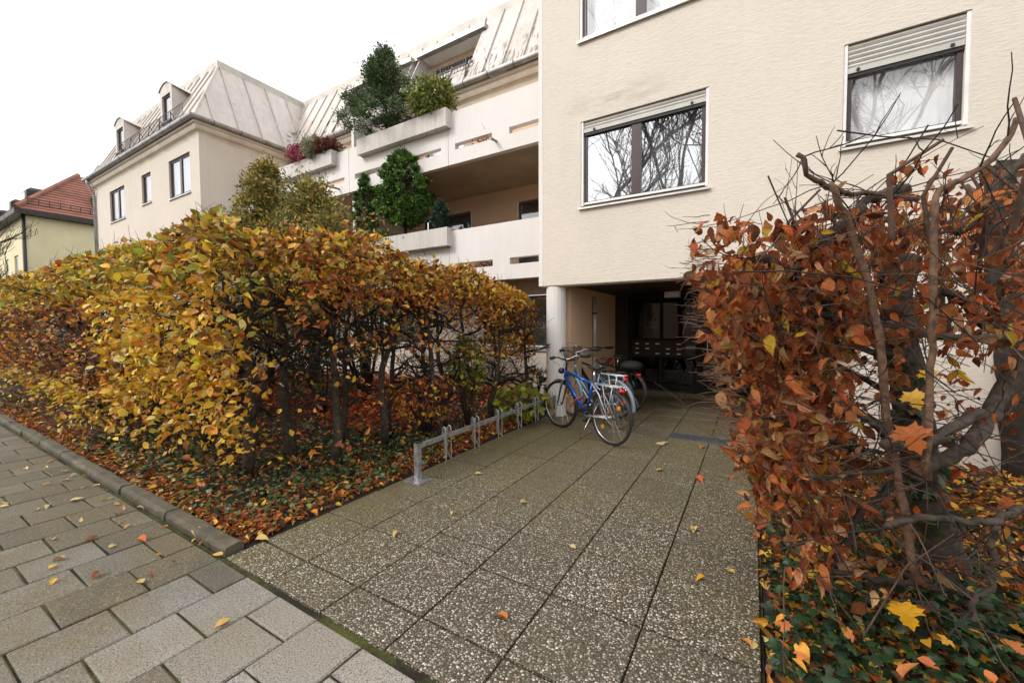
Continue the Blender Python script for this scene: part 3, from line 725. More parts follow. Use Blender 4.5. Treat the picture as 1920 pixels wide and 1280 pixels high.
# roof slopes: strips of sheet metal with raised seams
E0, ZE, ZR, SB = -.2, 8.02, 10.72, 1.33
def roof_strip(u0, u1, conv, lo, hi, parent, holes=()):
    """one sheet between two seams, cut at hips, valleys and openings; conv maps (u, t, height) to a point"""
    um = (u0+u1)/2; cuts = [(0., 1.)]
    for h in holes:
        if h[0] < um < h[1]: cuts = [(0., h[2]), (h[3], 1.)]
    for (c0, c1) in cuts:
        ts = [c0+(c1-c0)*i/28 for i in range(29)]; seg = []
        for t in ts:
            a, b_ = max(u0, lo(t)), min(u1, hi(t))
            if b_-a > 1e-4: seg.append((t, a, b_))
        if len(seg) < 2: continue
        b = MB()
        for (t, a, b_) in seg: b.v += [conv(a, t, 0), conv(b_, t, 0)]
        for i in range(len(seg)-1): b.f.append((2*i, 2*i+1, 2*i+3, 2*i+2))
        sm_ = [t for (t, a, b_) in seg if abs(b_-u1) < 1e-4]
        if len(sm_) > 1:      # the raised seam along the edge u1, folded up from the sheet
            n = len(b.v); w = .024
            for t in sm_: b.v += [conv(u1, t, .0), conv(u1, t, .045), conv(u1-w, t, .045), conv(u1-w, t, .0)]
            k = len(sm_)
            for i in range(k-1):
                for j in range(3): b.f.append((n+4*i+j, n+4*i+4+j, n+4*i+5+j, n+4*i+1+j))
            b.f.append((n, n+1, n+2, n+3))
        build('roof_sheet', b, M['roof'], parent)
roof = build('roof', MB().box(WL+1.7, -3.1, WY+1.4, 16.0, 10.4, 10.66), M['fascia'], B)
roofw = MB().box(WL+1.4, WX-1.4, WF+1.4, WY+1.39, 10.4, 10.66); build('roof_deck', roofw, M['fascia'], roof)
k_ = SB/(ZR-ZE); nz, nn_ = cos(math.atan(1/k_)), sin(math.atan(1/k_))
def conv_main(u, t, h): return (u, WY-.2+SB*t-h*nn_, ZE+(ZR-ZE)*t+h*nz)
def conv_wf(u, t, h): return (u, WF-.2+SB*t-h*nn_, ZE+(ZR-ZE)*t+h*nz)
def conv_ws(u, t, h): return (WX+.2-SB*t+h*nn_, u, ZE+(ZR-ZE)*t+h*nz)
def conv_wl(u, t, h): return (WL-.2+SB*t-h*nn_, u, ZE+(ZR-ZE)*t+h*nz)
LOG = (-9.35, -6.78, .33, .78); LOG2 = (-13.4, -9.68, .33, .78)
u = -3.08
while u > -18:
    u2 = u-.632
    roof_strip(u2, u, conv_main, lambda t: WX+.2-SB*t, lambda t: -3.08, roof, [LOG, (-12.7, -9.68, .33, .78)]); u = u2
u = WX+.2
while u > WL-.3:
    u2 = u-.632
    roof_strip(u2, u, conv_wf, lambda t: WL-.2+SB*t, lambda t: WX+.2-SB*t, roof); u = u2
for i in range(8):
    a = 5.56+i*.76; roof_strip(a, a+.76, conv_ws, lambda t: WF-.2+SB*t, lambda t: WY-.2+SB*t, roof)
for i in range(14):
    a = 5.56+i*.7; roof_strip(a, a+.7, conv_wl, lambda t: WF-.2+SB*t, lambda t: 15.5, roof)
build('hip_cap', MB().tube([conv_ws(WF-.2, 0, .01), conv_ws(WF-.2+SB, 1, .01)], .035, 6), M['roof'], roof)
# ridge fascia
rp = [(-3.08, WY-.2+SB, 0, -1), (WX+.2-SB, WY-.2+SB, 1, -1), (WX+.2-SB, WF-.2+SB, 1, -1), (WL-.2+SB, WF-.2+SB, -1, -1), (WL-.2+SB, 16, -1, 0)]
f_ = sweep('roof_edge_fascia', [(-.02, 10.5), (.09, 10.5), (.10, 10.52), (.10, 10.76), (.06, 10.80), (-.3, 10.80)], rp, M['fascia']); f_.parent = roof; f_.location = (0, 0, 0)
f_ = sweep('roof_edge_painted_shade', [(.085, 10.44), (.085, 10.499), (.0, 10.499)], rp, M['darkmetal']); f_.parent = roof  # dark strip painted in as the shade under the fascia
# loggias cut in the main slope
def loggia(x0, x1, t0, t1):
    y0, z0 = WY-.2+SB*t0, ZE+(ZR-ZE)*t0; y1, z1 = WY-.2+SB*t1, ZE+(ZR-ZE)*t1
    lg = build('loggia', MB().poly([(x0, y0+.001, z0), (x1, y0+.001, z0), (x1, y1+1.2, z0), (x0, y1+1.2, z0)], [(0, 1, 2, 3)]), M['fascia'], roof)
    build('loggia_ceiling', MB().box(x0, x1, y1, y1+1.2, z1-.02, z1+.03), M['white'], lg)
    build('loggia_back_wall', MB().box(x0, x1, y1+.5, y1+.6, z0, z1), M['peach'], lg)
    for x in (x0-.03, x1): build('loggia_cheek', MB().poly([(x, y0, z0), (x+.03, y0, z0), (x+.03, y1+1.1, z0), (x, y1+1.1, z0), (x, y1, z1), (x+.03, y1, z1), (x+.03, y1+1.1, z1), (x, y1+1.1, z1)],
                  [(0, 1, 2, 3), (4, 5, 6, 7), (0, 1, 5, 4), (1, 2, 6, 5), (2, 3, 7, 6), (3, 0, 4, 7)]), M['alu'], lg)
    build('loggia_awning_box', MB().box(x0-.06, x1+.06, y1-.16, y1+.02, z1-.09, z1+.05), M['zinc'], lg)
    build('loggia_rail', MB().box(x0, x1, y0-.02, y0+.06, z0+.0, z0+.05), M['darkmetal'], lg)
    wpane = build('loggia_window', MB().box(x0+.2, x1-.3, y1+.47, y1+.495, z0, z1-.25), M['brown'], lg)
    build('pane', MB().box(x0+.3, x1-.4, y1+.455, y1+.463, z0+.1, z1-.33), M['glass_soft'], wpane)
loggia(-9.34, -6.79, .3, .8); loggia(-12.69, -9.69, .3, .8)
# snow guards
def snow_guard(x0, x1, conv, z_t=.10, h=.30):
    b = MB(); P = lambda u, hh: Vector(conv(u, z_t, .06))+Vector((0, -.02, hh))
    for hh in (0, h): b.tube([P(x0, hh), P(x1, hh)], .009, 4)
    n = int(abs(x1-x0)/.105)
    for i in range(n+1):
        u = x0+(x1-x0)*i/n; b.tube([P(u, 0), P(u, h)], .007, 4)
    for i in range(int(abs(x1-x0)/.9)+1):
        u = x0+.3+i*.9
        if u < x1: b.tube([Vector(conv(u, z_t-.07, .02)), P(u, h*.9), Vector(conv(u, z_t+.05, .02))], .014, 4)
    build('snow_guard', b, M['darkmetal'], roof)
snow_guard(-8.95, -6.62, conv_main, .19, .34); snow_guard(-12.7, -11.85, conv_main, .22, .3)
snow_guard(-21.4, -15.7, conv_wf, .09, .36); 
# dormers on the wing
def dormer(x0, x1, zb=8.55, zt=9.72):
    yf = WF+.04; xm = (x0+x1)/2; d = MB(); yb = yf+1.25; n = 8
    w0, w1, z0, z1 = x0+.16, x1-.14, zb+.08, zt-.2
    arc = [(x0-.02+(x1-x0+.04)*i/n, zt+.20*sin(pi*i/n)**.8) for i in range(n+1)]
    # front with window hole
    grid_wall(d, 'y', yf, yf+.1, x0, x1, zb-.05, zt, [(w0, w1, z0, z1)])
    for i in range(n): d.poly([(arc[i][0], yf, zt), (arc[i+1][0], yf, zt), (arc[i+1][0], yf, arc[i+1][1]), (arc[i][0], yf, arc[i][1])], [(0, 1, 2, 3)])
    dm = build('dormer', d, M['fascia'], roof)
    for x in (x0-.006, x1+.006): build('dormer_cheek', MB().poly([(x, yf+.012, zb-.3), (x, yf+.012, zt), (x, yb, zt+.0), (x, yb, zb+.2)], [(0, 1, 2, 3)]), M['roof'], dm)
    rb = MB()
    for i in range(n+1):
        q = abs(2*i/n-1)
        rb.v += [(arc[i][0]+(i-n/2)*.006, yf-.04, arc[i][1]), (arc[i][0]+(i/n-.5)*(1.0), yb+.25, arc[i][1]-.06-.42*q*q)]
    for i in range(n): rb.f.append((2*i, 2*i+2, 2*i+3, 2*i+1))
    build('dormer_roof', rb, M['roof'], dm, True)
    fr_ = MB()
    for (a, b_, c, e) in ((w0, w0+.06, z0, z1), (w1-.06, w1, z0, z1), (w0+.06, w1-.06, z0, z0+.06), (w0+.06, w1-.06, z1-.06, z1)): fr_.box(a, b_, yf+.05, yf+.1, c, e)
    wn = build('dormer_window', fr_, M['brown'], dm)
    build('pane', MB().box(w0+.06, w1-.06, yf+.07, yf+.078, z0+.06, z1-.06), M['glass'], wn)
    build('dormer_sill', MB().box(w0-.08, w1+.08, yf-.05, yf+.04, zb+.0, zb+.05), M['brown'], dm)
dormer(-22.5, -21.5); dormer(-17.98, -17.0)
# wing downpipes
build('downpipe', MB().tube([(WL+.1, WF-.28, 7.92), (WL+.1, WF-.26, 7.8), (WL+.06, WF-.06, 7.3), (WL+.06, WF-.06, 0)], .05, 8), M['zinc'], B, True)
build('downpipe', MB().tube([(WX+.28, WY-.3, 7.92), (WX+.26, WY-.3, 7.75), (WX+.08, WY-.1, 7.3), (WX+.08, WY-.1, 5.3)], .05, 8), M['zinc'], B, True)
# low annex at the far corner
build('side_annex', MB().box(-27.2, -25.35, 6.6, 9.5, 0, 6.1), M['parapet'], B)
build('annex_roof_edge', MB().box(-27.3, -25.3, 6.5, 9.6, 6.101, 6.2), M['darkmetal'], B)

# ================================================================== YELLOW HOUSE FAR LEFT
HX, HY = -38.0, 5.92
Hs = thing('yellow_house', 'pale yellow house with red tiled hipped roof and black dormers', 'house', (HX, HY, 0))
hw = [(-44.6, -43.4, 4.2, 6.2), (-41.6, -40.4, 4.2, 6.2), (-48.2, -47, 4.2, 6.2)]
b = MB(); grid_wall(b, 'y', HY, HY+.3, -62, HX, -.05, 8.35, hw); grid_wall(b, 'x', HX, HX-.3, HY+.301, 20, -.05, 8.35); build('wall', b, M['yellowwall'], Hs)
for h in hw:
    q = build('window', MB().box(h[0], h[1], HY+.08, HY+.14, h[2], h[3]), M['white'], Hs)
    for i in (0, 1): build('pane', MB().box(h[0]+.08+i*.56, h[0]+.56+i*.56, HY+.06, HY+.079, h[2]+.1, h[3]-.1), M['glass'], q)
build('eaves', MB().box(-62, HX+.5, HY-.5, 20.2, 8.351, 8.62), M['darkmetal'], Hs)
build('downpipe', MB().tube([(HX+.03, HY-.1, 8.4), (HX+.03, HY-.1, 0)], .09, 8), M['darkmetal'], Hs, True)
hr = build('roof', MB().poly([(-62, HY-.45, 8.63), (HX+.45, HY-.45, 8.63), (HX+.45, 20, 8.63), (-62, 20, 8.63), (-62, HY+3.0, 12.2), (HX-3.1, HY+3.0, 12.2), (HX-3.1, 17, 12.2), (-62, 17, 12.2)],
      [(0, 1, 5, 4), (1, 2, 6, 5), (4, 5, 6, 7)]), M['tile'], Hs)
k2 = 3.55/3.6
for i in range(17):   # tile courses, one part per course on the visible hip face and the front face
    t0, t1 = i/17, (i+1)/17
    z0, z1 = 8.63+3.57*t0, 8.63+3.57*t1; xo0, xo1 = HX+.45-3.55*t0, HX+.45-3.55*t1; yo0, yo1 = HY-.45+3.45*t0, HY-.45+3.45*t1
    c = MB().poly([(xo0+.05, yo0, z0+.05), (xo0+.05, 20, z0+.05), (xo1+.02, 20, z1+.01), (xo1+.02, yo1, z1+.01), (xo0, yo0, z0-.03), (xo0, 20, z0-.03)], [(0, 1, 2, 3), (0, 4, 5, 1)])
    c.poly([(-62, yo0-.05, z0+.05), (xo0+.05, yo0-.05, z0+.05), (xo1+.02, yo1-.02, z1+.01), (-62, yo1-.02, z1+.01), (-62, yo0, z0-.03), (xo0, yo0, z0-.03)], [(0, 1, 2, 3), (0, 4, 5, 1)])
    build('tile_course', c, M['tile'], hr)
build('ridge_tiles', MB().tube([(HX+.5, HY-.45, 8.72), (HX-3.1, HY+3.0, 12.3)], .14, 6), M['tile'], hr)
sg = MB()
for i in range(30): yy = HY+.1+i*.45; sg.tube([(HX+.1, yy, 9.05), (HX+.12, yy, 9.4)], .022, 3)
for zz in (9.05, 9.4): sg.tube([(HX+.1, HY, zz), (HX+.1, 19, zz)], .025, 3)
build('snow_guard', sg, M['darkmetal'], hr)
def hdormer(x, y, side):
    if side: P = (x-1.5, x, y, y+1.3); z0, z1 = 9.0, 10.6
    else: P = (x, x+1.6, y, y+1.0); z0, z1 = 9.35, 10.85
    d = build('dormer', MB().bbox(P[0], P[1], P[2], P[3], z0, z1, .22), M['darkmetal'], hr)
    if side: w = MB().box(P[1]+.002, P[1]+.05, y+.2, y+1.1, z0+.15, z1-.35)
    else: w = MB().box(x+.3, x+1.3, P[2]-.05, P[2]-.002, z0+.2, z1-.35)
    build('dormer_window', w, M['curtain'], d)
hdormer(-42.7, 6.5, False); hdormer(-47.4, 6.5, False); hdormer(-52.4, 6.5, False); hdormer(-57.4, 6.5, False)
hdormer(-38.3, 9.0, True)

# ================================================================== OPPOSITE SIDE OF THE STREET (seen mirrored in the glass)
op = thing('opposite_house', 'plain pale house across the street seen only mirrored in glass', 'house', (0, -26, 0))
b = MB(); ow = [(x, x+1.3, z, z+1.5) for x in range(-30, 16, 4) for z in (1.2, 4.2)]
grid_wall(b, 'y', -26, -26.3, -34, 18, -.05, 7.0, ow); build('wall', b, M['peach'], op)
for w in ow: build('window', MB().box(w[0], w[1], -26.2, -26.1, w[2], w[3]), M['white'], op)
build('roof', MB().poly([(-34.5, -25.5, 6.9), (18.5, -25.5, 6.9), (18.5, -31, 10), (-34.5, -31, 10)], [(0, 1, 2, 3)]), M['tile'], op)
def bare_tree(name, label, base, h, seed, mat='barkdark', spread=.55, levels=5, r0=.14, lean=(0, 0), group=None, nb=3, thin=.62, sides=4, minr=.006):
    r = random.Random(seed); b = MB(); tr = MB()
    root = thing(name, label, 'tree', base, group)
    def grow(p, d, L, rad, lv):
        pts = [p]; q = p.copy(); dd = d.copy(); n = 4
        for i in range(n):
            dd = (dd+Vector((r.gauss(0, .10), r.gauss(0, .10), r.gauss(.03, .06)))).normalized(); q = q+dd*L/n; pts.append(q.copy())
        (tr if lv == 0 else b).tube(pts, [max(minr, rad*(1-.35*i/n)) for i in range(n+1)], 8 if lv == 0 else max(3, sides-lv//2), False)
        if lv >= levels: return
        cnt = nb+(3 if lv == 0 else 1)
        for i in range(cnt):
            f = r.uniform(.35, 1) if i else 1; s = pts[min(n, max(1, int(f*n)))]
            ax = Vector((r.gauss(0, 1), r.gauss(0, 1), r.gauss(.25, .5))).normalized()
            nd_ = (dd*(1-spread)+ax*spread+Vector((0, 0, .15))).normalized()
            grow(s, nd_, L*r.uniform(thin-.12, thin+.1), rad*.55, lv+1)
    grow(Vector(base), Vector((lean[0], lean[1], 1)).normalized(), h*.38, r0, 0)
    build('trunk', tr, M[mat], root, True); build('crown', b, M[mat], root)
    return root
bare_tree('bare_tree', 'tall bare tree across the street, left one mirrored in the window', (-7.6, -10, 0), 23, 3, group='bare street trees', levels=5, r0=.2)
bare_tree('bare_tree', 'tall bare tree across the street, right one mirrored in the window', (-4.2, -11, 0), 24, 8, group='bare street trees', levels=5, r0=.17, spread=.42)
bare_tree('bare_tree', 'bare tree across the street standing farther to the right', (3.6, -10, 0), 22, 21, group='bare street trees', levels=5, r0=.18)
bare_tree('bare_tree', 'fine bare twiggy tree at left edge in front of yellow house', (-29.5, 3.35, 0), 11.5, 5, levels=5, r0=.10, spread=.5, nb=3, minr=.008)
# ================================================================== VEGETATION
LEAF = [leaf_template(.34, .18, .2, 0, 4, 0, 1), leaf_template(.36, .05, .35, .1, 4, .015, 2), leaf_template(.33, .3, .05, -.1, 4, 0, 3), leaf_template(.30, .6, .6, .2, 4, .02, 4), leaf_template(.38, .25, -.25, -.2, 4, .02, 5)]
def dry_template(wid, roll, arc, twist, pleat, seed):
    """curled dead beech leaf: rolled about its midrib, arched along it, with pressed-in side veins"""
    r = random.Random(seed); n, mq = 9, 3; V = []; UV = []; Fc = []
    for i in range(n+1):
        u = i/n; w = wid*sin(pi*min(1, u)**.78)*(1.06-.22*u) if 0 < i < n else .004
        w *= 1+r.uniform(-.08, .08)
        th = arc*u; cx, cz = (sin(th)/arc, -(1-cos(th))/arc) if abs(arc) > .01 else (u, 0)
        tw_ = twist*u
        for q in range(-mq, mq+1):
            e = q/mq; ro = roll*(.6+.8*u)*(1 if q > 0 else .8); ang = e*ro
            y = w*sin(ang)/ro*1.0; z = w*(1-cos(ang))/ro
            z += pleat*(1 if (i+abs(q)) % 2 else -1)*abs(e)*(1 if 0 < i < n else 0)
            y2 = y*cos(tw_)-z*sin(tw_); z2 = y*sin(tw_)+z*cos(tw_)
            V.append((cx+z2*sin(th), y2, cz+z2*cos(th))); UV.append((u, e*wid))
    k = 2*mq+1
    for i in range(n):
        for q in range(k-1): Fc.append((i*k+q, (i+1)*k+q, (i+1)*k+q+1, i*k+q+1))
    return np.array(V), Fc, np.array(UV)
DRY = [dry_template(.27, 1.6, .8, .4, .014, 4), dry_template(.28, .9, 1.3, -.7, .018, 5), dry_template(.27, 2.4, .5, .3, .014, 6), dry_template(.29, .5, .6, .6, .017, 7), dry_template(.28, 1.2, -.8, -.5, .018, 8), dry_template(.25, 2.0, 1.6, .9, .016, 9)]
def outline_template(pts, droop=.12, seed=0, cx=.3):
    r = random.Random(seed); full = pts+[(x, -y) for (x, y) in reversed(pts[1:-1])]
    V = [(cx, 0, .03)]+[(x, y, -droop*((x-cx)**2+y*y)*2+r.uniform(-.012, .012)) for x, y in full]; N = len(full)
    return np.array(V), [(0, 1+i, 1+(i+1) % N) for i in range(N)], np.array([(v[0], v[1]) for v in V])
MPTS = [(0, 0), (-.06, .16), (-.16, .30), (.03, .30), (.06, .42), (.14, .40), (.20, .62), (.30, .50), (.42, .58), (.40, .40), (.46, .20), (.60, .30), (.70, .22), (.76, .26), (.80, .12), (1.0, 0)]
IPTS = [(0, 0), (-.10, .22), (.02, .40), (.22, .34), (.38, .52), (.50, .44), (.56, .22), (.78, .14), (.95, 0)]
IVY = [outline_template(IPTS, .12, 1), outline_template(IPTS, .3, 2)]
MAP = [outline_template(MPTS, .05, 3), outline_template(MPTS, .18, 4)]
FLAT = [leaf_template(.36, .1, .08, 0, 4, 0, 8), leaf_template(.35, .35, .3, .1, 4, .02, 9)]
SM = [leaf_template(.42, .1, .1, 0, 2, 0, 5)]
YEL = srgb(234, 190, 62); OLV = srgb(172, 156, 62); ORG = srgb(226, 156, 60); BRN = srgb(146, 92, 54); DBR = srgb(96, 60, 40); GRN = srgb(140, 156, 62); PALE = srgb(236, 208, 134)
RUST = srgb(184, 96, 50); COPP = srgb(206, 124, 70); TAN = srgb(206, 156, 110)
def beech(root, base, top, r0, seed, reach, cx, cy, nbr=13, tm='bark'):
    """one hedge plant: crooked trunk with limbs, limbs with twigs (trunk and branches are parts of the hedge)"""
    r = random.Random(seed); p = Vector(base); pts = [p.copy()]; n = 6
    dx, dy = r.uniform(-.05, .05), r.uniform(-.05, .05)
    for i in range(n):
        p = p+Vector((dx+r.gauss(0, .045), dy+r.gauss(0, .045), (top-base[2])/n)); pts.append(p.copy())
    t = MB().tube(pts, [r0*(1-.62*i/n)*(1+r.uniform(-.1, .1)) for i in range(n+1)], 8)
    br = MB(); tw = MB(); tips = []
    for i in range(nbr):
        f = r.uniform(.22, 1); k = min(n-1, int(f*n)); s = pts[k].lerp(pts[k+1], f*n-k)
        a = r.uniform(0, 2*pi); d = Vector((cos(a), sin(a), r.uniform(-.1, .7))).normalized(); L = r.uniform(.3, reach)
        q = s.copy(); bp = [q.copy()]
        for j in range(5):
            d = (d+Vector((r.gauss(0, .22), r.gauss(0, .22), r.gauss(.05, .18)))).normalized(); q = q+d*L/5
            q.z = min(q.z, top+.25); bp.append(q.copy())
        br.tube(bp, [.018*(1-.6*j/5)*r.uniform(.8, 1.2)+.003 for j in range(6)], 5)
        for j in range(1, 6):
            for _ in range(3):
                e = (d+Vector((r.gauss(0, .8), r.gauss(0, .8), r.gauss(.15, .6)))).normalized(); l2 = r.uniform(.12, .38)
                m1 = bp[j]+e*l2*.5+Vector((r.gauss(0, .03), r.gauss(0, .03), r.gauss(0, .03))); m2 = bp[j]+e*l2
                tw.tube([bp[j], m1, m2], [.0055, .002], 3, False); tips += [m1, m2]
    to = build('trunk', t, M[tm], root, True)
    o = build('branches', br, M['barkdark'], to, True); o['kind'] = 'stuff'; o = build('twigs', tw, M['barkdark'], to); o['kind'] = 'stuff'
    return tips
def sample_leaves(n, fn):
    P = fn(n); return P
# ---------- left hedge, street side
HL = thing('beech_hedge', 'tall yellow and orange beech hedge along the sidewalk kerb', 'hedge', (-7.5, 2.3, 0), 'beech hedges round the front garden')
HP = thing('beech_hedge', 'thinner orange-brown beech hedge with bare trunks beside the bike rack', 'hedge', (-4.0, 4.2, 0), 'beech hedges round the front garden')
for i, (x, y) in enumerate([(-4.35, 2.05), (-4.5, 2.6), (-5.2, 2.45), (-5.9, 2.3), (-6.75, 2.2), (-7.6, 2.35), (-8.5, 2.3), (-9.4, 2.2), (-10.4, 2.35), (-11.4, 2.3), (-12.6, 2.3), (-13.8, 2.3), (-15.2, 2.3), (-17, 2.3), (-19, 2.3), (-21, 2.3)]):
    beech(HL, (x, y, -.02), 2.15, .062+R.uniform(-.015, .02), 30+i, .75, x, y)
for i, (x, y) in enumerate([(-3.93, 2.72), (-4.5, 3.3), (-3.97, 3.46), (-4.25, 3.8), (-4.01, 4.17), (-3.55, 4.05), (-3.6, 4.84), (-3.85, 4.5), (-3.55, 5.25), (-3.75, 5.7), (-3.43, 6.1)]):
    beech(HP, (x, y, -.02), 1.98, .045+R.uniform(-.012, .015), 60+i, .7, x, y, 12)
def shell_points(n, xa, xb, ya, yb, top, thick, axis):
    """points in the outer layer of a clipped hedge block; returns P, outward normal"""
    P = []; N_ = []
    w = (yb-ya) if axis == 'x' else (xb-xa)
    u = NR.uniform(0, 1, n); s = NR.uniform(0, 1, n); d = np.abs(NR.normal(0, thick, n))
    return u, s, d
def hedge_cloud(root, n, x0, x1, y0, y1, topf, keep, cols_f, faces, size=.062, thick=.12, nobj=0, name='foliage'):
    P = []; N_ = []
    area = {'top': (x1-x0)*(y1-y0), 'front': (x1-x0)*2.2, 'back': (x1-x0)*2.2, 'right': (y1-y0)*2.2, 'left': (y1-y0)*2.2}
    tot = sum(area[f]*wt for f, wt in faces.items())
    for f, wt in faces.items():
        k = int(n*area[f]*wt/tot); dep = np.abs(NR.normal(0, thick, k))-.03-.07*(NR.uniform(0, 1, k) < .10)
        x = NR.uniform(x0, x1, k); y = NR.uniform(y0, y1, k); z = NR.uniform(.22, 2.5, k)
        if f == 'top': p = np.stack([x, y, topf(x, y)-dep], 1); nv = (0, 0, 1)
        if f == 'front': p = np.stack([x, y0+dep, z], 1); nv = (0, -1, .25)
        if f == 'back': p = np.stack([x, y1-dep, z], 1); nv = (0, 1, .25)
        if f == 'right': p = np.stack([x1-dep, y, z], 1); nv = (1, 0, .25)
        if f == 'left': p = np.stack([x0+dep, y, z], 1); nv = (-1, 0, .25)
        if f != 'top':
            tz = topf(p[:, 0], p[:, 1]); ok = p[:, 2] < tz; p = p[ok]
        P.append(p); N_.append(np.tile(nv, (len(p), 1)))
    P = np.concatenate(P); N_ = np.concatenate(N_).astype(float)
    # bulges so that the clipped faces are uneven
    bl = vnoise(P, 1.6)*.05+vnoise(P, 4.5)*.035+vnoise(P, 11.)*.022; P = P+N_*bl[:, None]
    # rounding of the upper edges
    tz = topf(P[:, 0], P[:, 1]); hx = np.maximum(0, P[:, 2]-(tz-.25))/.25
    cx, cy = (x0+x1)/2, (y0+y1)/2
    P[:, 1] -= np.where(P[:, 1] < cy, -1, 1)*hx**2*.10*(np.abs(P[:, 1]-cy)/((y1-y0)/2))**6
    P[:, 0] -= np.where(P[:, 0] < cx, -1, 1)*hx**2*.10*(np.abs(P[:, 0]-cx)/((x1-x0)/2))**6
    k = keep(P); ok = NR.uniform(0, 1, len(P)) < k; P = P[ok]; N_ = N_[ok]; n = len(P)
    D = rnd_dirs(n, .15, .55)+N_*.45+np.array([0, 0, -.15]); Nn = rnd_dirs(n, .55, .5)+N_*.5
    C = cols_f(P); sz = size*NR.uniform(.45, 1.35, n)
    order = np.argsort(np.linalg.norm(P-np.array([0, 0, 1.5]), axis=1)/sz*(1+.0*P[:, 0])+NR.uniform(0, 14, n))
    o_ = order[:nobj]; rest = order[nobj:]
    cloud(name, P[rest], D[rest], Nn[rest], sz[rest], C[rest], LEAF, M['leaf'], root)
    single_leaves(root, P[o_], D[o_], Nn[o_], sz[o_], C[o_], LEAF, M['leafobj'])
_lm = {}
def single_leaves(root, P, D, Nn, sz, C, T, mat, name='leaf'):
    if not len(P): return
    key = (id(T), mat.name)
    if key not in _lm:
        L = []
        for (tv, tf, tuv) in T:
            me = bpy.data.meshes.new('leaf'); me.from_pydata(tv.tolist(), [], tf); me.materials.append(mat)
            ul = me.uv_layers.new(name='UVMap'); loop = np.concatenate([np.array(f) for f in tf]); ul.data.foreach_set('uv', tuv[loop].astype(np.float32).ravel()); me.polygons.foreach_set('use_smooth', [T is DRY]*len(me.polygons)); me.update(); L.append(me)
        _lm[key] = L
    D, Y, Z = basis(np.asarray(D, float), np.asarray(Nn, float)); wl = worldloc(root) if root is not None else Vector((0, 0, 0)); out = []
    for i in range(len(P)):
        mt_ = Matrix(((D[i][0], Y[i][0], Z[i][0]), (D[i][1], Y[i][1], Z[i][1]), (D[i][2], Y[i][2], Z[i][2])))
        o = bpy.data.objects.new(name, R.choice(_lm[key])); COL.objects.link(o); o.location = Vector(P[i])-wl; o.rotation_euler = mt_.to_euler(); s = float(sz[i]); o.scale = (s, s, s)
        o.color = (float(C[i][0]), float(C[i][1]), float(C[i][2]), 1)
        if root is not None: o.parent = root
        out.append(o)
    return out
sm = lambda x, a, b_: np.clip((x-a)/(b_-a), 0, 1)
def topL(x, y): return 2.41+.03*np.sin(x*1.3)+.03*np.sin(x*3.1+y*2)-.02*sm(x, -5, -3.6)
def keepL(P):
    x, y, z = P[:, 0], P[:, 1], P[:, 2]; nz_ = vnoise(P, 2.6)
    k = np.ones(len(P)); low = z < 1.75
    near = sm(x, -7.9, -6.4)
    kl = np.where(near > .5, .60+.55*nz_, np.where(z > .95, .13+.1*nz_, .42+.25*nz_))
    k = np.where(low, kl, .92+.2*nz_)
    k = np.where((x < -9.5) & low, np.maximum(k, .55), k)
    k = np.where((z < .50), k*.12, k); k = np.where((z < .85) & (x > -5.6), k*.4, k)
    k = np.where((x > -4.6) & (z < 1.72) & (y > 1.75), k*.12, k); k = np.where((y > 2.2) & (z < 1.7), k*.35, k)
    return np.clip(k, 0, 1)
def colL(P):
    n = len(P); x, z = P[:, 0], P[:, 2]; q = vnoise(P, 1.7)+NR.normal(0, .55, n)
    a = pick_cols(n, [YEL, OLV, ORG, GRN, BRN, PALE], [4, 5, 1.1, 1.4, 1.6, 1.2], .24); b_ = pick_cols(n, [YEL, ORG, RUST, OLV, BRN, PALE], [9, 3.4, .5, 1.8, .7, 1.6], .28); c = pick_cols(n, [BRN, DBR, RUST, ORG], [3, 2, 2, 2])
    out = np.where((z > 1.85)[:, None], a, b_)
    mid = (x < -6.6) & (z < 1.8) & (z > .75); out = np.where((mid & (NR.uniform(0, 1, n) < .75))[:, None], c, out)
    out = np.where((q < -1.1)[:, None], c, out); return np.clip(out*1.08, 0, 1)
hedge_cloud(HL, 66000, -24, -3.75, 1.58, 2.95, topL, keepL, colL, {'top': 1.25, 'front': 1.35, 'back': .2, 'right': .5}, .080, .12, 290)
def topP(x, y): return 2.38-.15*sm(y, 2.2, 4.2)-.28*sm(y, 5.4, 6.4)+.03*np.sin(y*4+x*3)
def keepP(P):
    x, y, z = P[:, 0], P[:, 1], P[:, 2]; nz_ = vnoise(P, 2.8)
    k = np.where(z > 1.76+.14*nz_, .97, np.where(z > 1.25, .22+.3*nz_, .09+.2*nz_))
    k = np.where((y > 5.2) & (z > .9) & (z <= 1.75), .5+.3*nz_, k)
    k = np.where((z < .6), k*.4, k)
    return np.clip(k, 0.0, 1)
def colP(P):
    n = len(P); y, z = P[:, 1], P[:, 2]; q = vnoise(P, 2.)+NR.normal(0, .5, n)
    a = pick_cols(n, [YEL, ORG, BRN, RUST, OLV, PALE, DBR], [3.6, 2.4, 3, 1.7, 2.2, 1.3, 1.2], .24); b_ = pick_cols(n, [ORG, BRN, RUST, YEL, DBR], [2.4, 3, 3, 1.5, 2]); e = pick_cols(n, [YEL, ORG, PALE], [4, 4, .5])
    out = np.where((z > 1.9)[:, None], a, b_); out = np.where(((y > 5) & (NR.uniform(0, 1, n) < .6))[:, None], e, out); return out
hedge_cloud(HP, 26000, -4.5, -3.36, 1.95, 6.45, topP, keepP, colP, {'top': 1.3, 'right': 1.5, 'left': .35, 'back': .9}, .066, .12, 280)
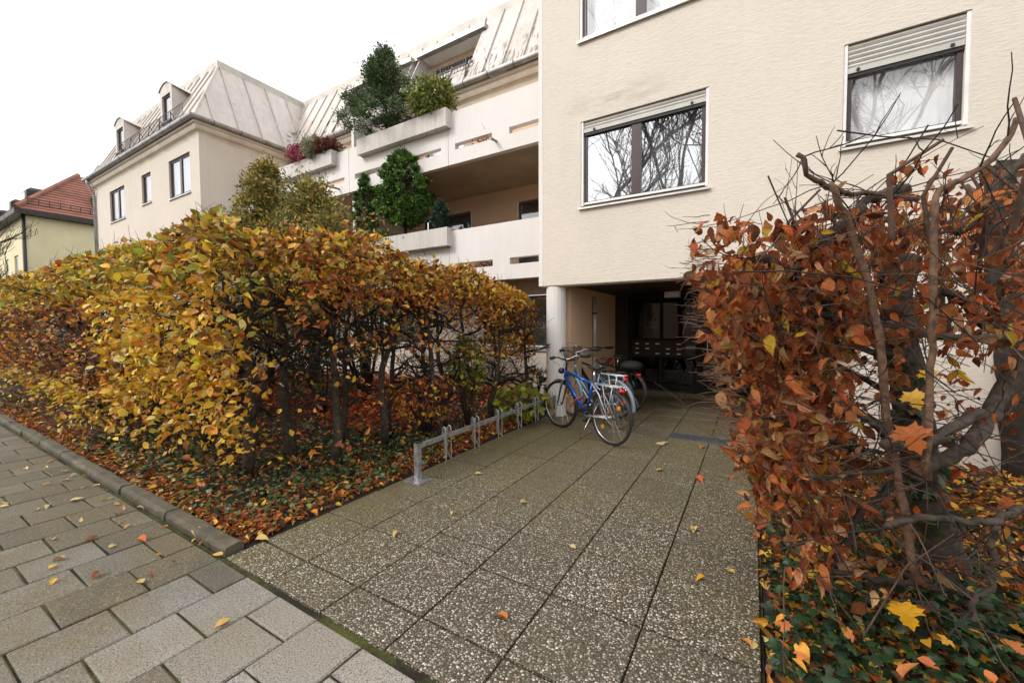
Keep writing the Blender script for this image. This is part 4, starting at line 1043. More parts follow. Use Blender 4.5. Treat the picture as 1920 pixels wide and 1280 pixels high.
# fine twigs standing out of the clipped tops
def top_twigs(root, n, xr, yr, topf, mat='barkdark', L=(.08, .24)):
    b = MB()
    for _ in range(n):
        x, y = R.uniform(*xr), R.uniform(*yr); z = float(topf(np.array([x]), np.array([y]))[0])-.12; l = R.uniform(*L)
        b.tube([(x, y, z), (x+R.gauss(0, .04), y+R.gauss(0, .04), z+.1+l*.5), (x+R.gauss(0, .07), y+R.gauss(0, .07), z+.1+l)], [.003, .001], 3, False)
    o = build('top_twigs', b, M[mat], root); o['kind'] = 'stuff'
top_twigs(HL, 420, (-14, -3.8), (1.6, 2.9), topL); top_twigs(HP, 200, (-4.4, -3.4), (2.2, 6.2), topP)
def inner_twigs(root, n, xr, yr, zr, mat='barkdark', L=(.15, .5), r=.004):
    b = MB()
    for _ in range(n):
        p = Vector((R.uniform(*xr), R.uniform(*yr), R.uniform(*zr))); d = Vector((R.gauss(0, 1), R.gauss(0, 1), R.gauss(.2, .6))).normalized(); l = R.uniform(*L)
        b.tube([p, p+d*l*.5+Vector((R.gauss(0, .03), R.gauss(0, .03), R.gauss(0, .03))), p+d*l], [r*R.uniform(.6, 1.5), r*.4], 3, False)
    o = build('inner_twigs', b, M[mat], root); o['kind'] = 'stuff'
inner_twigs(HL, 2600, (-14, -3.9), (1.62, 2.9), (.3, 2.4)); inner_twigs(HP, 900, (-4.45, -3.4), (2.2, 6.3), (.5, 2.2))
inner_twigs(HL, 700, (-14, -6.3), (1.55, 1.9), (.6, 1.8), 'bark', (.3, .8), .005)
# low yellow sprays and a pale fan of leaves at the hedge corner
def spray(root, c, rx, n, cols, w, size=.06, T=LEAF, mat='leaf', up=.3, nobj=0):
    P = np.array(c)+NR.normal(size=(n, 3))*np.array(rx); cloud('leaf_spray', P, rnd_dirs(n, .0, .6)+np.array([0, -.2, -.2]), rnd_dirs(n, up, .5), size*NR.uniform(.7, 1.2, n), pick_cols(n, cols, w), T, M[mat], root)
spray(HL, (-4.0, 1.75, 1.15), (.22, .14, .35), 260, [YEL, ORG, PALE], [6, 2.5, 1]); spray(HL, (-4.15, 1.75, .62), (.3, .14, .13), 130, [YEL, ORG], [5, 2])
spray(HL, (-4.9, 1.65, .9), (.4, .1, .3), 260, [YEL, ORG, PALE, OLV], [6, 2.5, 1, 2]); spray(HL, (-7.6, 1.6, .32), (.4, .12, .12), 110, [YEL, PALE], [6, 1])
# ---------- ground cover and fallen leaves
def flat_leaves(name, n, xr, yr, cols, w, size, T, mat, z=(.005, .04), lab=None, cat=None, tilt=.35, dens=None, parent=None):
    P = np.stack([NR.uniform(*xr, n), NR.uniform(*yr, n), NR.uniform(*z, n)], 1)
    if dens is not None: P = P[NR.uniform(0, 1, len(P)) < dens(P)]
    n = len(P); a = NR.uniform(0, 2*pi, n)
    D = np.stack([np.cos(a), np.sin(a), NR.normal(0, tilt*.5, n)], 1); Nn = rnd_dirs(n, 1/max(.05, tilt), 1.)
    o = cloud(name, P, D, Nn, size*NR.uniform(.65, 1.3, n), pick_cols(n, cols, w, .25), T, M[mat])
    if lab: tag(o, lab, cat)
    return o
IV1 = srgb(56, 80, 42); IV2 = srgb(36, 56, 32); IV3 = srgb(100, 120, 84); IV4 = srgb(120, 140, 56)
nz1 = lambda f, a, b_: (lambda P: np.clip(a+b_*vnoise(P*np.array([1, 1, 0]), f), 0, 1))
flat_leaves('leaf_litter', 26000, (-14.5, -2.98), (1.40, 6.6), [RUST, ORG, BRN, DBR, YEL, PALE], [3.4, 2, 3, 2.4, .6, .35], .058, FLAT+DRY, 'leaf', (-.005, .085), 'brown and orange fallen leaves covering the bed behind the kerb', 'fallen leaves', .45, lambda P: np.clip(.95-.12*(P[:, 1]-1.4), .3, 1)*np.clip(1.2-.07*np.abs(P[:, 0]+3), .35, 1))
flat_leaves('ground_ivy', 27000, (-14.5, -2.99), (1.40, 5.2), [IV1, IV2, IV3, IV4], [4, 3, 3, .6], .046, IVY+FLAT, 'ivy', (.02, .10), 'dark green and silvery ground cover growing in the hedge bed', 'ground cover', .5, lambda P: np.clip(.50+.6*vnoise(P*np.array([1, 1, 0]), 1.9)-.05*np.abs(P[:, 1]-2.4), 0, 1)*np.clip(1.1-.06*np.abs(P[:, 0]+3), .35, 1))
flat_leaves('red_leaf_carpet', 26000, (-13, -4.3), (3.6, 7.8), [srgb(186, 66, 30), srgb(214, 108, 52), srgb(140, 50, 28), srgb(232, 160, 96)], [4, 3, 2, 1.4], .06, FLAT, 'leaf', (.02, .34), 'rust red fallen leaves and low shrubs in the garden behind the hedge', 'fallen leaves', .8, lambda P: np.clip(1.1-P[:, 2]*2.2+.4*vnoise(P, 2.), 0, 1))
flat_leaves('leaf_litter', 15000, (.08, 4.2), (1.3, 5.95), [ORG, RUST, BRN, YEL, DBR, PALE], [3, 3, 3, 2, 1, .6], .072, FLAT+DRY, 'leaf', (-.02, .05), 'orange and brown fallen leaves under the copper hedge on the right', 'fallen leaves', .6)
flat_leaves('ground_ivy', 14000, (.10, 3.2), (1.4, 5.6), [srgb(40, 66, 36), IV2, srgb(30, 50, 30), srgb(66, 92, 50)], [4, 5, 2, .6], .048, IVY, 'ivy', (.03, .17), 'dark green ivy covering the ground at the foot of the right hedge', 'ivy', .6, lambda P: np.clip(1.05-.28*(P[:, 1]-1.6)-.55*np.maximum(0, P[:, 0]-.8)+.4*vnoise(P*np.array([1, 1, 0]), 2.4), 0.03, 1))
for (a, b_, c, d, n_) in ((-3.6, -2.965, 1.4, 5.9, 2600), (-14, -2.97, 1.375, 1.62, 4200)):
    flat_leaves('leaf_litter', n_, (a, b_), (c, d), [RUST, ORG, BRN, DBR, YEL, PALE], [3, 2, 3.4, 2, .7, .4], .055, FLAT+DRY, 'leaf', (.0, .035), 'fallen brown leaves lying thick along the edge of the ' + ('kerb' if b_ == -2.97 else 'path beneath the bike rack'), 'fallen leaves', .45)
# ---------- right hedge, close to the camera
HR = thing('beech_hedge', 'close copper-brown beech hedge with thick grey trunks right of the path', 'hedge', (.95, 3.0, 0), 'beech hedges round the front garden')
def limb(pix, r0, r1, mat='bark', name='branch', n=8, jit=.006):
    pts = [U(*p) for p in pix]
    # Catmull-Rom smoothing
    out = []
    P = [pts[0]*2-pts[1]]+pts+[pts[-1]*2-pts[-2]]
    for i in range(1, len(P)-2):
        for k in range(4):
            t = k/4; a, b_, c, d = P[i-1], P[i], P[i+1], P[i+2]
            out.append(.5*((2*b_)+(c-a)*t+(2*a-5*b_+4*c-d)*t*t+(3*b_-a-3*c+d)*t**3))
    out.append(pts[-1]); L = len(out)
    out = [p+Vector((R.gauss(0, jit), R.gauss(0, jit), R.gauss(0, jit))) for p in out]
    rr = [(r0+(r1-r0)*i/(L-1))*R.uniform(.9, 1.12) for i in range(L)]
    build(name, MB().tube(out, rr, n), M[mat], HR, True); return out
limbs = []
limbs.append(limb([(1800, 1180, 2.25), (1775, 1080, 2.25), (1745, 960, 2.25), (1722, 840, 2.25), (1705, 740, 2.25), (1690, 640, 2.25), (1680, 560, 2.25), (1700, 480, 2.25)], .105, .06, 'bark', 'trunk', 12))
limbs.append(limb([(1915, 960, 4.0), (1905, 820, 4.0), (1900, 700, 4.0), (1888, 560, 4.0), (1880, 400, 4.0), (1890, 300, 3.9)], .12, .08, 'barkdark', 'trunk', 10))
limbs.append(limb([(1700, 1000, 3.6), (1715, 860, 3.6), (1700, 700, 3.5), (1660, 520, 3.5), (1640, 430, 3.4)], .10, .06, 'barkdark', 'trunk', 10))
limbs.append(limb([(1775, 640, 2.6), (1760, 560, 2.6), (1752, 480, 2.6), (1756, 385, 2.6)], .036, .024, 'bark', 'trunk', 8))
limbs.append(limb([(1860, 560, 2.2), (1868, 440, 2.2), (1862, 330, 2.2), (1870, 310, 2.2)], .034, .022, 'bark', 'trunk', 8))
limbs.append(limb([(1715, 1090, 1.75), (1700, 990, 1.75), (1680, 880, 1.75), (1662, 780, 1.72), (1652, 660, 1.7), (1635, 560, 1.7), (1605, 460, 1.7), (1570, 370, 1.68), (1555, 345, 1.68)], .016, .013, 'stem', 'stem', 8, .003))
limbs.append(limb([(1738, 900, 1.6), (1742, 760, 1.6), (1748, 620, 1.6), (1752, 480, 1.6), (1755, 368, 1.6), (1790, 345, 1.6), (1850, 305, 1.6), (1890, 262, 1.6), (1905, 225, 1.6)], .014, .010, 'stem', 'stem', 8, .003))
for pix, a, b_, mt_ in [
    ([(1486, 510, 1.8), (1525, 462, 1.8), (1569, 425, 1.8), (1605, 395, 1.8), (1641, 370, 1.8), (1700, 352, 1.9)], .017, .022, 'bark'),
    ([(1498, 288, 1.75), (1514, 325, 1.75), (1550, 350, 1.75), (1600, 362, 1.78), (1660, 366, 1.8), (1720, 372, 1.9)], .010, .012, 'twig'),
    ([(1425, 478, 1.9), (1455, 497, 1.9), (1490, 520, 1.9), (1520, 540, 1.95), (1548, 575, 2.0), (1560, 640, 2.1)], .024, .020, 'bark'),
    ([(1500, 585, 2.0), (1577, 597, 2.0), (1640, 606, 2.0), (1683, 614, 2.0), (1746, 628, 1.95), (1830, 634, 1.9), (1925, 636, 1.9)], .016, .017, 'bark'),
    ([(1400, 535, 2.1), (1440, 565, 2.1), (1500, 615, 2.1), (1580, 648, 2.1), (1690, 672, 2.2)], .011, .02, 'barkdark'),
    ([(1990, 560, 2.1), (1919, 677, 2.1), (1877, 742, 2.1), (1849, 787, 2.05), (1821, 830, 2.0), (1770, 862, 2.0), (1700, 880, 2.0)], .048, .030, 'bark'),
    ([(1655, 835, 1.7), (1700, 838, 1.7), (1750, 827, 1.7), (1784, 804, 1.75), (1830, 770, 1.9)], .020, .024, 'bark'),
    ([(1494, 894, 1.8), (1542, 898, 1.8), (1614, 885, 1.85), (1678, 881, 1.95), (1730, 900, 2.1)], .009, .013, 'bark'),
    ([(1660, 985, 1.65), (1700, 975, 1.65), (1741, 970, 1.65), (1804, 974, 1.65), (1867, 978, 1.65), (1888, 962, 1.7), (1930, 952, 1.8)], .013, .016, 'bark'),
    ([(1862, 980, 1.65), (1857, 1020, 1.65), (1862, 1075, 1.65), (1850, 1108, 1.65), (1828, 1122, 1.65), (1824, 1160, 1.65)], .013, .010, 'bark'),
    ([(1428, 782, 1.9), (1480, 798, 1.9), (1540, 820, 1.9), (1593, 838, 1.9), (1660, 850, 2.0)], .008, .012, 'barkdark'),
    ([(1560, 745, 1.9), (1600, 775, 1.9), (1640, 800, 1.9), (1680, 850, 2.0)], .012, .016, 'bark'),
    ([(1500, 700, 2.0), (1560, 740, 2.0), (1640, 790, 2.1), (1700, 830, 2.2)], .014, .02, 'barkdark'),
    ([(1545, 1100, 1.9), (1590, 1010, 1.9), (1620, 950, 2.0), (1690, 900, 2.2)], .012, .02, 'barkdark'),
    ([(1560, 1070, 1.8), (1640, 1080, 1.8), (1720, 1095, 1.9), (1770, 1100, 2.1)], .011, .015, 'barkdark'),
    ([(1420, 640, 2.2), (1500, 660, 2.2), (1600, 700, 2.3), (1700, 760, 2.4)], .012, .018, 'barkdark'),
    ([(1600, 440, 2.3), (1585, 520, 2.3), (1600, 620, 2.3)], .03, .03, 'barkdark'),
    ([(1925, 290, 1.9), (1880, 340, 1.9), (1840, 400, 1.95), (1790, 440, 2.0)], .02, .018, 'bark'),
    ([(1900, 640, 2.3), (1840, 600, 2.3), (1800, 560, 2.3), (1760, 545, 2.3)], .03, .022, 'bark')]:
    limbs.append(limb(pix, a, b_, mt_))
# twigs: from limbs and from a volume; leaves hang on them
tw = MB(); tw2 = MB(); tw3 = MB(); LP = []; LD = []
def twig(p, d, L, r=.0028, leaves=0., fork=2, m_=None):
    q = Vector(p); pts = [q.copy()]; d = Vector(d).normalized()
    for i in range(5):
        d = (d+Vector((R.gauss(0, .12), R.gauss(0, .12), R.gauss(0, .12)))).normalized(); q = q+d*L/5; pts.append(q.copy())
        if R.random() < leaves: LP.append(tuple(q)); LD.append(tuple(d))
    (m_ or (tw if R.random() < .6 else tw2)).tube(pts, [r*1.15, r*.55], 4, True)
    if fork:
        for k in range(R.randint(0, fork)):
            s = pts[R.randint(1, 4)]; e = (d+Vector((R.gauss(0, .5), R.gauss(0, .5), R.gauss(0, .5)))).normalized(); twig(s, e, L*R.uniform(.3, .6), r*.65, leaves, fork-1, m_)
def rtop(y): return 2.08+.05*sin(y*5)
for _ in range(540):    # body of the hedge: short twigs everywhere in its volume
    y = 2.0+3.0*R.random()**1.35; x = R.uniform(-.02, min(1.5, .45*y)) if R.random() < .55 else R.uniform(-.05, .35)
    z = R.uniform(.45, 2.0); x = max(x, .10)
    lf = .6 if (z > 1.5 or x < .26) else .10
    twig((x, y, z), (R.gauss(-.1, .7)+(.5 if x < .25 else 0), R.gauss(-.2, .7), R.gauss(.1, .5)), R.uniform(.15, .42), .0028, lf, 2)
for _ in range(330):    # twigs poking out over the path
    y = R.uniform(1.98, 3.4); z = R.uniform(1.0, 2.0) if R.random() < .9 else R.uniform(.4, 1.0); x = float(np.interp(z, [.3, .7, 1.0, 1.35, 1.7, 2.1], [.10, .04, -.05, -.13, -.20, -.18]))+.04*R.random()
    twig((x, y, z), (-1, R.gauss(-.1, .16), R.gauss(.03, .10)), R.uniform(.07, .21)*(1 if z > 1 else .5), .0021, .04, 1, tw3)
for _ in range(300):    # upright twigs above the clipped top
    y = R.uniform(2.0, 4.6); x = R.uniform(-.1, min(1.7, .42*y)); twig((x, y, 1.82+.1*R.random()), (R.gauss(0, .35), R.gauss(0, .3), 1), R.uniform(.06, .26)*(1.5 if R.random() < .12 else 1), .0022, .12, 2)
for _ in range(16):     # cut stubs
    y = R.uniform(1.8, 3.6); x = R.uniform(.0, .42*y); tw.tube([(x, y, 1.8), (x+R.gauss(0, .04), y+R.gauss(0, .04), 2.02), (x+R.gauss(0, .06), y+R.gauss(0, .06), 2.12+R.random()*.14)], [.009, .006], 6)
for L_ in limbs:
    for _ in range(12):
        s = R.choice(L_); twig(s, (R.gauss(-.2, .8), R.gauss(0, .6), R.gauss(.1, .7)), R.uniform(.12, .5), .003, .10, 2)
for (a, b_, c) in [((1380, 508, 1.6), (1560, 560, 1.6), 1), ((1405, 510, 1.55), (1540, 530, 1.55), 1)]: pass
for pix in [[(1372, 510, 1.5), (1480, 508, 1.5), (1600, 520, 1.5), (1740, 560, 1.5), (1830, 640, 1.5), (1925, 660, 1.5)], [(1700, 640, 1.45), (1730, 690, 1.45), (1790, 735, 1.45), (1800, 730, 1.45)], [(1500, 905, 1.5), (1620, 1120, 1.6), (1760, 1130, 1.5)], [(1460, 1030, 1.6), (1560, 1000, 1.6), (1660, 990, 1.55), (1740, 1090, 1.5)],
            [(1680, 905, 1.5), (1760, 930, 1.5), (1800, 1000, 1.5)], [(1780, 868, 1.5), (1850, 900, 1.5), (1925, 925, 1.5)], [(1575, 870, 1.5), (1640, 840, 1.5), (1655, 800, 1.5), (1668, 786, 1.5)], [(1720, 1130, 1.4), (1800, 1170, 1.4), (1920, 1200, 1.4)], [(1570, 245, 1.7), (1650, 256, 1.7), (1760, 262, 1.7), (1870, 300, 1.7), (1925, 360, 1.7)], [(1740, 235, 1.6), (1700, 300, 1.6), (1640, 360, 1.6)],
            [(1440, 330, 1.7), (1470, 400, 1.75), (1500, 470, 1.8)], [(1620, 1190, 1.6), (1700, 1060, 1.6), (1790, 1000, 1.6)]]:
    pts = [U(*p) for p in pix]; (tw2 if R.random() < .5 else tw).tube(pts, [.0035, .002], 5)
o = build('twigs', tw3, M['stem'], HR); o['kind'] = 'stuff'; o = build('twigs', tw, M['twig'], HR); o['kind'] = 'stuff'; o = build('twigs', tw2, M['barkdark'], HR); o['kind'] = 'stuff'
# leaves: those on the twigs plus leaf-rich zones along the path face and the top
def zone(n, xr, yr, zr, p=lambda P: 1.):
    P = np.stack([NR.uniform(*xr, n), yr[0]+(yr[1]-yr[0])*NR.uniform(0, 1, n)**1.2, NR.uniform(*zr, n)], 1); k = NR.uniform(0, 1, n) < p(P)*np.ones(n); return P[k]
Z1 = zone(8600, (-.26, .42), (1.95, 4.6), (.35, 2.04), lambda P: np.clip(.45+.75*vnoise(P, 4.), 0, 1)*(P[:, 0] > .10-.36*sm(P[:, 2], .3, 1.25)+.02*vnoise(P, 9.)))
Z2 = zone(7600, (-.24, 1.9), (1.9, 4.8), (1.40, 2.34), lambda P: np.clip(.42+.7*vnoise(P, 3.), 0, 1)*(P[:, 0] > -.22+.06*vnoise(P, 7.)))
Z3 = zone(900, (.2, 2.2), (1.75, 5.2), (.35, 1.5), lambda P: np.clip(.3+.6*vnoise(P, 3.4), 0, 1))
P = np.concatenate([np.array(LP), Z1, Z2, Z3]); n = len(P)
fwd = P@np.array(FW)-1.5*FW.z; xl = np.interp(P[:, 2], [.2, .7, 1.0, 1.35, 1.7, 2.1], [.08, .02, -.07, -.17, -.25, -.22])+.035*vnoise(P, 8.)
P = P[(fwd > 1.72) & (P[:, 0] > xl) & (P[:, 2] < 2.02+.32*sm(P[:, 0], .15, .8)+.05*vnoise(P, 6.))]; n = len(P)
D = rnd_dirs(n, -.9, .65); Nn = rnd_dirs(n, .2, .8)+np.array([-.4, -1.1, .25]); C = pick_cols(n, [RUST, COPP, TAN, srgb(226, 178, 132), BRN, srgb(160, 84, 48)], [3.4, 4.6, 2.2, .8, 1.8, 2.2], .34)*1.25
yl = NR.uniform(0, 1, n) < .05; C[yl] = pick_cols(int(yl.sum()), [YEL, ORG], [3, 1]); sz = .076*NR.uniform(.5, 1.35, n)
dist = np.linalg.norm(P-np.array([0, 0, 1.5]), axis=1); vis = P[:, 0] < .40*P[:, 1]
order = np.argsort(np.where(vis, dist/sz, 1e4)); o_, rest = order[:295], order[295:]
cloud('foliage', P[rest], D[rest], Nn[rest], sz[rest], C[rest], DRY, M['dry'], HR, True)
single_leaves(HR, P[o_], D[o_], Nn[o_], sz[o_], C[o_], DRY, M['dryobj'])
# ivy climbing the near trunk
ivp = [limbs[0][int(len(limbs[0])*f)] for f in np.linspace(.02, .62, 40)]
P = np.array([tuple(p+Vector((R.gauss(0, .09), R.gauss(-.10, .03), R.gauss(0, .05)))) for p in ivp for _ in range(3)]); n = len(P)
P = P[NR.uniform(0, 1, n) < .55]; n = len(P)
climb = cloud('climbing_ivy', P, rnd_dirs(n, -.6, .5), rnd_dirs(n, .1, .4)+np.array([-.4, -.9, .2]), .075*NR.uniform(.6, 1.2, n), pick_cols(n, [IV1, IV2, srgb(40, 78, 44)], [3, 3, 1]), IVY, M['ivy']); tag(climb, 'dark green ivy leaves climbing the thick trunk of the right hedge', 'ivy')
# caught maple leaves
for (px_, py_, d, s, c, lab) in [(1700, 800, 1.62, .115, srgb(176, 98, 46), 'large orange maple leaf caught among branches of the right hedge'), (1708, 735, 1.7, .08, srgb(220, 172, 70), 'small yellow maple leaf caught in twigs of the right hedge'),
                          (1735, 694, 1.75, .06, srgb(226, 176, 50), 'tiny bright yellow maple leaf hanging above the orange one'), (1690, 1130, 1.75, .11, srgb(222, 164, 34), 'yellow maple leaf hanging low against the trunk foot'),
                          (1390, 1060, 1.95, .0, (1, 1, 1, 1), '')]:
    if s == 0: continue
    p = U(px_, py_, d)
    L_ = single_leaves(None, np.array([tuple(p)]), np.array([[.3, -.2, -.8]]), np.array([[-.3, -1, .2]]), [s], [c], MAP, M['mapleobj'], 'maple_leaf')[0]; tag(L_, lab, 'leaf')
# yellow and orange leaves lying on the ivy, bottom right
P = np.stack([.12+NR.uniform(0, 1, 70)**1.3*1.2, NR.uniform(1.7, 3.2, 70), NR.uniform(.14, .22, 70)], 1); n = 70
yo = cloud('fallen_leaves', P, np.stack([NR.normal(size=n), NR.normal(size=n), NR.normal(0, .2, n)], 1), rnd_dirs(n, 1.4, .6), .070*NR.uniform(.6, 1.3, n), pick_cols(n, [YEL, srgb(222, 160, 50), ORG, COPP], [3, 3, 3, 3]), MAP+LEAF, M['maple']); tag(yo, 'yellow and orange leaves lying loosely on top of the ivy', 'fallen leaves')
# ---------- shrubs
def shrub(name, label, cat, base, rad, h, n, cols, w, size, T=LEAF, mat='leaf', seed=1, z0=.2, sparse=.0, stems=8, group=None, flat=.0, smat='barkdark'):
    r = random.Random(seed); root = thing(name, label, cat, base, group); b = MB(); base = Vector(base)
    for i in range(stems):
        a = r.uniform(0, 2*pi); e = base+Vector((cos(a)*rad*r.uniform(.2, .8), sin(a)*rad*r.uniform(.2, .8), h*r.uniform(.6, .95)))
        m1 = base.lerp(e, .5)+Vector((r.gauss(0, rad*.15), r.gauss(0, rad*.15), 0)); b.tube([base, m1, e], [.02*h**.5, .005], 5)
        for k in range(4):
            s = m1.lerp(e, r.random()); b.tube([s, s+Vector((r.gauss(0, rad*.3), r.gauss(0, rad*.3), r.uniform(0, h*.2)))], [.006, .002], 3, False)
    build('stem', b, M[smat], root, True)
    v = rnd_dirs(n, 0, 1); q = NR.uniform(.25, 1, n)**(.5); P = v*q[:, None]*np.array([rad, rad, h*(1-z0)/2])
    P += np.array([base.x, base.y, base.z+h*(z0+(1-z0)/2)]); nn2 = vnoise(P*1.0, 3./max(.3, rad)); P = P+v*(nn2*.10*rad)[:, None]
    ok = NR.uniform(0, 1, n) < np.clip(1-sparse+.6*nn2, 0, 1); P = P[ok]; v = v[ok]; n = len(P)
    cloud('crown', P, rnd_dirs(n, -.1, .6)+v*.6, rnd_dirs(n, .8, .6)+v*.3, size*NR.uniform(.7, 1.3, n), pick_cols(n, cols, w), T, M[mat], root)
    return root
def conifer(name, label, base, rad, h, n, cols, w, size, seed=1, shape='cone', lumps=60, z0=.12, trunk=.04, droop=.0, ragged=.25, T=None, spreadf=.5):
    """evergreen: trunk, limbs, and lumps of small flat scales"""
    r = random.Random(seed); root = thing(name, label, 'tree' if h > 1 else 'plant', base); base = Vector(base); b = MB()
    build('trunk', MB().tube([base, base+Vector((r.gauss(0, .02), r.gauss(0, .02), h*.5)), base+Vector((0, 0, h*.97))], [trunk, trunk*.2], 7), M['barkdark'], root, True)
    cen = []; 
    for i in range(lumps):
        f = z0+(1-z0)*((i+.5)/lumps)**1.05
        if shape == 'cone': rr = rad*(1-f)**.75*1.05
        elif shape == 'egg': rr = rad*max(.05, sin(pi*min(1, (f-z0)/(1-z0)*.93+.07)))**.55*(1 if f < .55 else 1-.45*((f-.55)/.45)**2)
        else: rr = rad*sqrt(max(0, 1-(2*(f-z0)/(1-z0)-1)**2))
        a = i*2.39996+r.uniform(-.3, .3); q = rr*r.uniform(1-ragged*1.6, 1+ragged)
        c = base+Vector((cos(a)*q, sin(a)*q, h*f-droop*q)); cen.append(c)
        s = base+Vector((0, 0, h*max(0, f-.08))); b.tube([s, s.lerp(c, .6)+Vector((0, 0, .02)), c], [.012*h**.5*.6, .003], 4, False)
    o = build('branches', b, M['barkdark'], root); o['kind'] = 'stuff'
    cen = np.array([tuple(c) for c in cen]); idx = NR.integers(0, len(cen), n); ax = cen-np.array([base.x, base.y, 0]); ax[:, 2] = 0
    lr = (rad*2.0/ sqrt(lumps))*(.55+.6*NR.uniform(0, 1, len(cen)))
    lr = np.maximum(lr, .05)
    off = NR.normal(size=(n, 3))*spreadf; P = cen[idx]+off*lr[idx][:, None]*np.array([1, 1, .8]); u = ax[idx]/(np.linalg.norm(ax[idx], axis=1, keepdims=True)+1e-6)
    D = rnd_dirs(n, .35, .5)+u*.7+off*.4; Nn = rnd_dirs(n, .2, .7)+u*.3
    lc = 1+NR.normal(0, .22, len(cen)); C = pick_cols(n, cols, w)*lc[idx][:, None]
    cloud('crown', P, D, Nn, size*NR.uniform(.6, 1.4, n), C, T or SM, M['needle'], root)
    return root
DG1 = srgb(76, 102, 66); DG2 = srgb(52, 74, 48); DG3 = srgb(108, 128, 82); TH1 = srgb(76, 118, 52); TH2 = srgb(46, 82, 36); TH3 = srgb(126, 154, 70)
FEA = [leaf_template(.26, .1, .15, 0, 3, 0, 5), leaf_template(.2, .1, -.2, 0, 3, 0, 6)]
NEED = [leaf_template(.16, .1, .1, 0, 2, 0, 5)]
# upper balcony planter
conifer('conifer_tree', 'loose dark green conifer rising above the upper balcony planter', (-7.85, 7.08, 6.18), .92, 2.05, 26000, [DG1, DG2, DG3, srgb(92, 72, 44)], [4, 3, 2, .8], .07, 4, 'cone', 100, .10, .04, .18, .5, NEED)
shrub('broadleaf_shrub', 'light green narrow-leaved shrub at right end of the upper planter', 'shrub', (-6.3, 7.05, 6.18), .60, .80, 2600, [srgb(128, 146, 60), srgb(94, 116, 48), srgb(176, 184, 90), srgb(150, 120, 60)], [4, 4, 2, .6], .14, [leaf_template(.15, .1, .3, 0, 3, 0, 7)], 'leaf', 5, .1, .3, 12)
shrub('twiggy_plant', 'small reddish twiggy plant between conifer and shrub in the upper planter', 'shrub', (-7.0, 7.08, 6.18), .3, .3, 300, [srgb(90, 52, 38), srgb(70, 74, 44)], [3, 2], .05, NEED, 'leaf', 6, .1, .3, 8)
shrub('heather', 'magenta flowering heather in the left balcony planter', 'plant', (-11.15, 6.98, 6.18), .48, .50, 3000, [srgb(190, 50, 110), srgb(146, 40, 84), srgb(70, 72, 46)], [4, 3, 1.2], .045, SM, 'leaf', 7, .0, .1, 6)
shrub('silver_plant', 'silvery grey trailing plant beside the magenta heather', 'plant', (-10.50, 6.92, 6.12), .36, .60, 2600, [srgb(168, 168, 142), srgb(136, 138, 112), srgb(186, 176, 132)], [4, 3, 2], .10, NEED, 'leaf', 8, .0, .2, 6)
shrub('heather', 'rusty red heather right of the silver plant in the planter', 'plant', (-9.98, 7.0, 6.18), .40, .40, 2400, [srgb(128, 62, 54), srgb(104, 50, 46), srgb(100, 96, 62)], [4, 3, 1.2], .09, NEED, 'leaf', 9, .0, .1, 6)
shrub('twiggy_plant', 'thin bare plant sticking up over the left balcony planter', 'plant', (-10.8, 7.1, 6.18), .4, .8, 90, [srgb(120, 110, 80), srgb(90, 84, 60)], [3, 2], .05, LEAF, 'leaf', 10, .3, .3, 10)
shrub('red_geranium', 'small red flower on the balcony parapet beside the wing wall', 'plant', (-14.6, 7.05, 6.15), .16, .3, 140, [srgb(150, 38, 44), srgb(90, 40, 30), srgb(60, 80, 40)], [4, 2, 1], .07, LEAF, 'leaf', 11, .0, .1, 4)
shrub('flower_box', 'pink flowers showing through a slot of the lower balcony', 'plant', (-5.0, 7.3, 2.62), .28, .28, 300, [srgb(170, 60, 74), srgb(200, 90, 100)], [2, 2], .05, LEAF, 'leaf', 12, .0, .1, 4)
shrub('balcony_bush', 'orange leaved bush behind the upper parapet slot', 'plant', (-5.0, 7.4, 5.28), .42, .36, 420, [srgb(214, 140, 30), srgb(190, 80, 34)], [2, 2], .07, LEAF, 'leaf', 13, .0, .1, 4)
# lower balcony planter
conifer('thuja_tree', 'narrow pointed green thuja at left end of the lower planter', (-8.52, 6.98, 3.62), .26, 1.74, 14000, [TH1, TH2, TH3], [4, 3, 2], .05, 21, 'egg', 60, .03, .03, 0, .18, FEA, .40)
conifer('thuja_tree', 'broad round-headed green thuja in the middle of the lower planter', (-7.15, 6.98, 3.62), .60, 1.98, 34000, [TH1, TH2, TH3, srgb(100, 96, 50)], [4, 3, 2.4, .3], .06, 22, 'egg', 110, .16, .045, 0, .2, FEA, .40)
conifer('dwarf_conifer', 'small blue-green conifer at right end of the lower planter', (-6.0, 6.95, 3.64), .17, .62, 2600, [srgb(56, 92, 72), srgb(36, 64, 52)], [3, 2], .04, 23, 'egg', 22, .05, .015)
shrub('trailing_plant', 'low green plants trailing over the edge of the lower planter', 'plant', (-8.0, 6.87, 3.6), .3, .3, 500, [TH1, srgb(90, 110, 50)], [3, 2], .05, LEAF, 'leaf', 24, .0, .2, 5)
shrub('trailing_plant', 'orange-pink leaves spilling at left end of the lower planter', 'plant', (-8.72, 6.85, 3.66), .24, .16, 200, [srgb(220, 110, 66), srgb(190, 80, 50)], [3, 2], .06, LEAF, 'leaf', 25, .0, .2, 4)
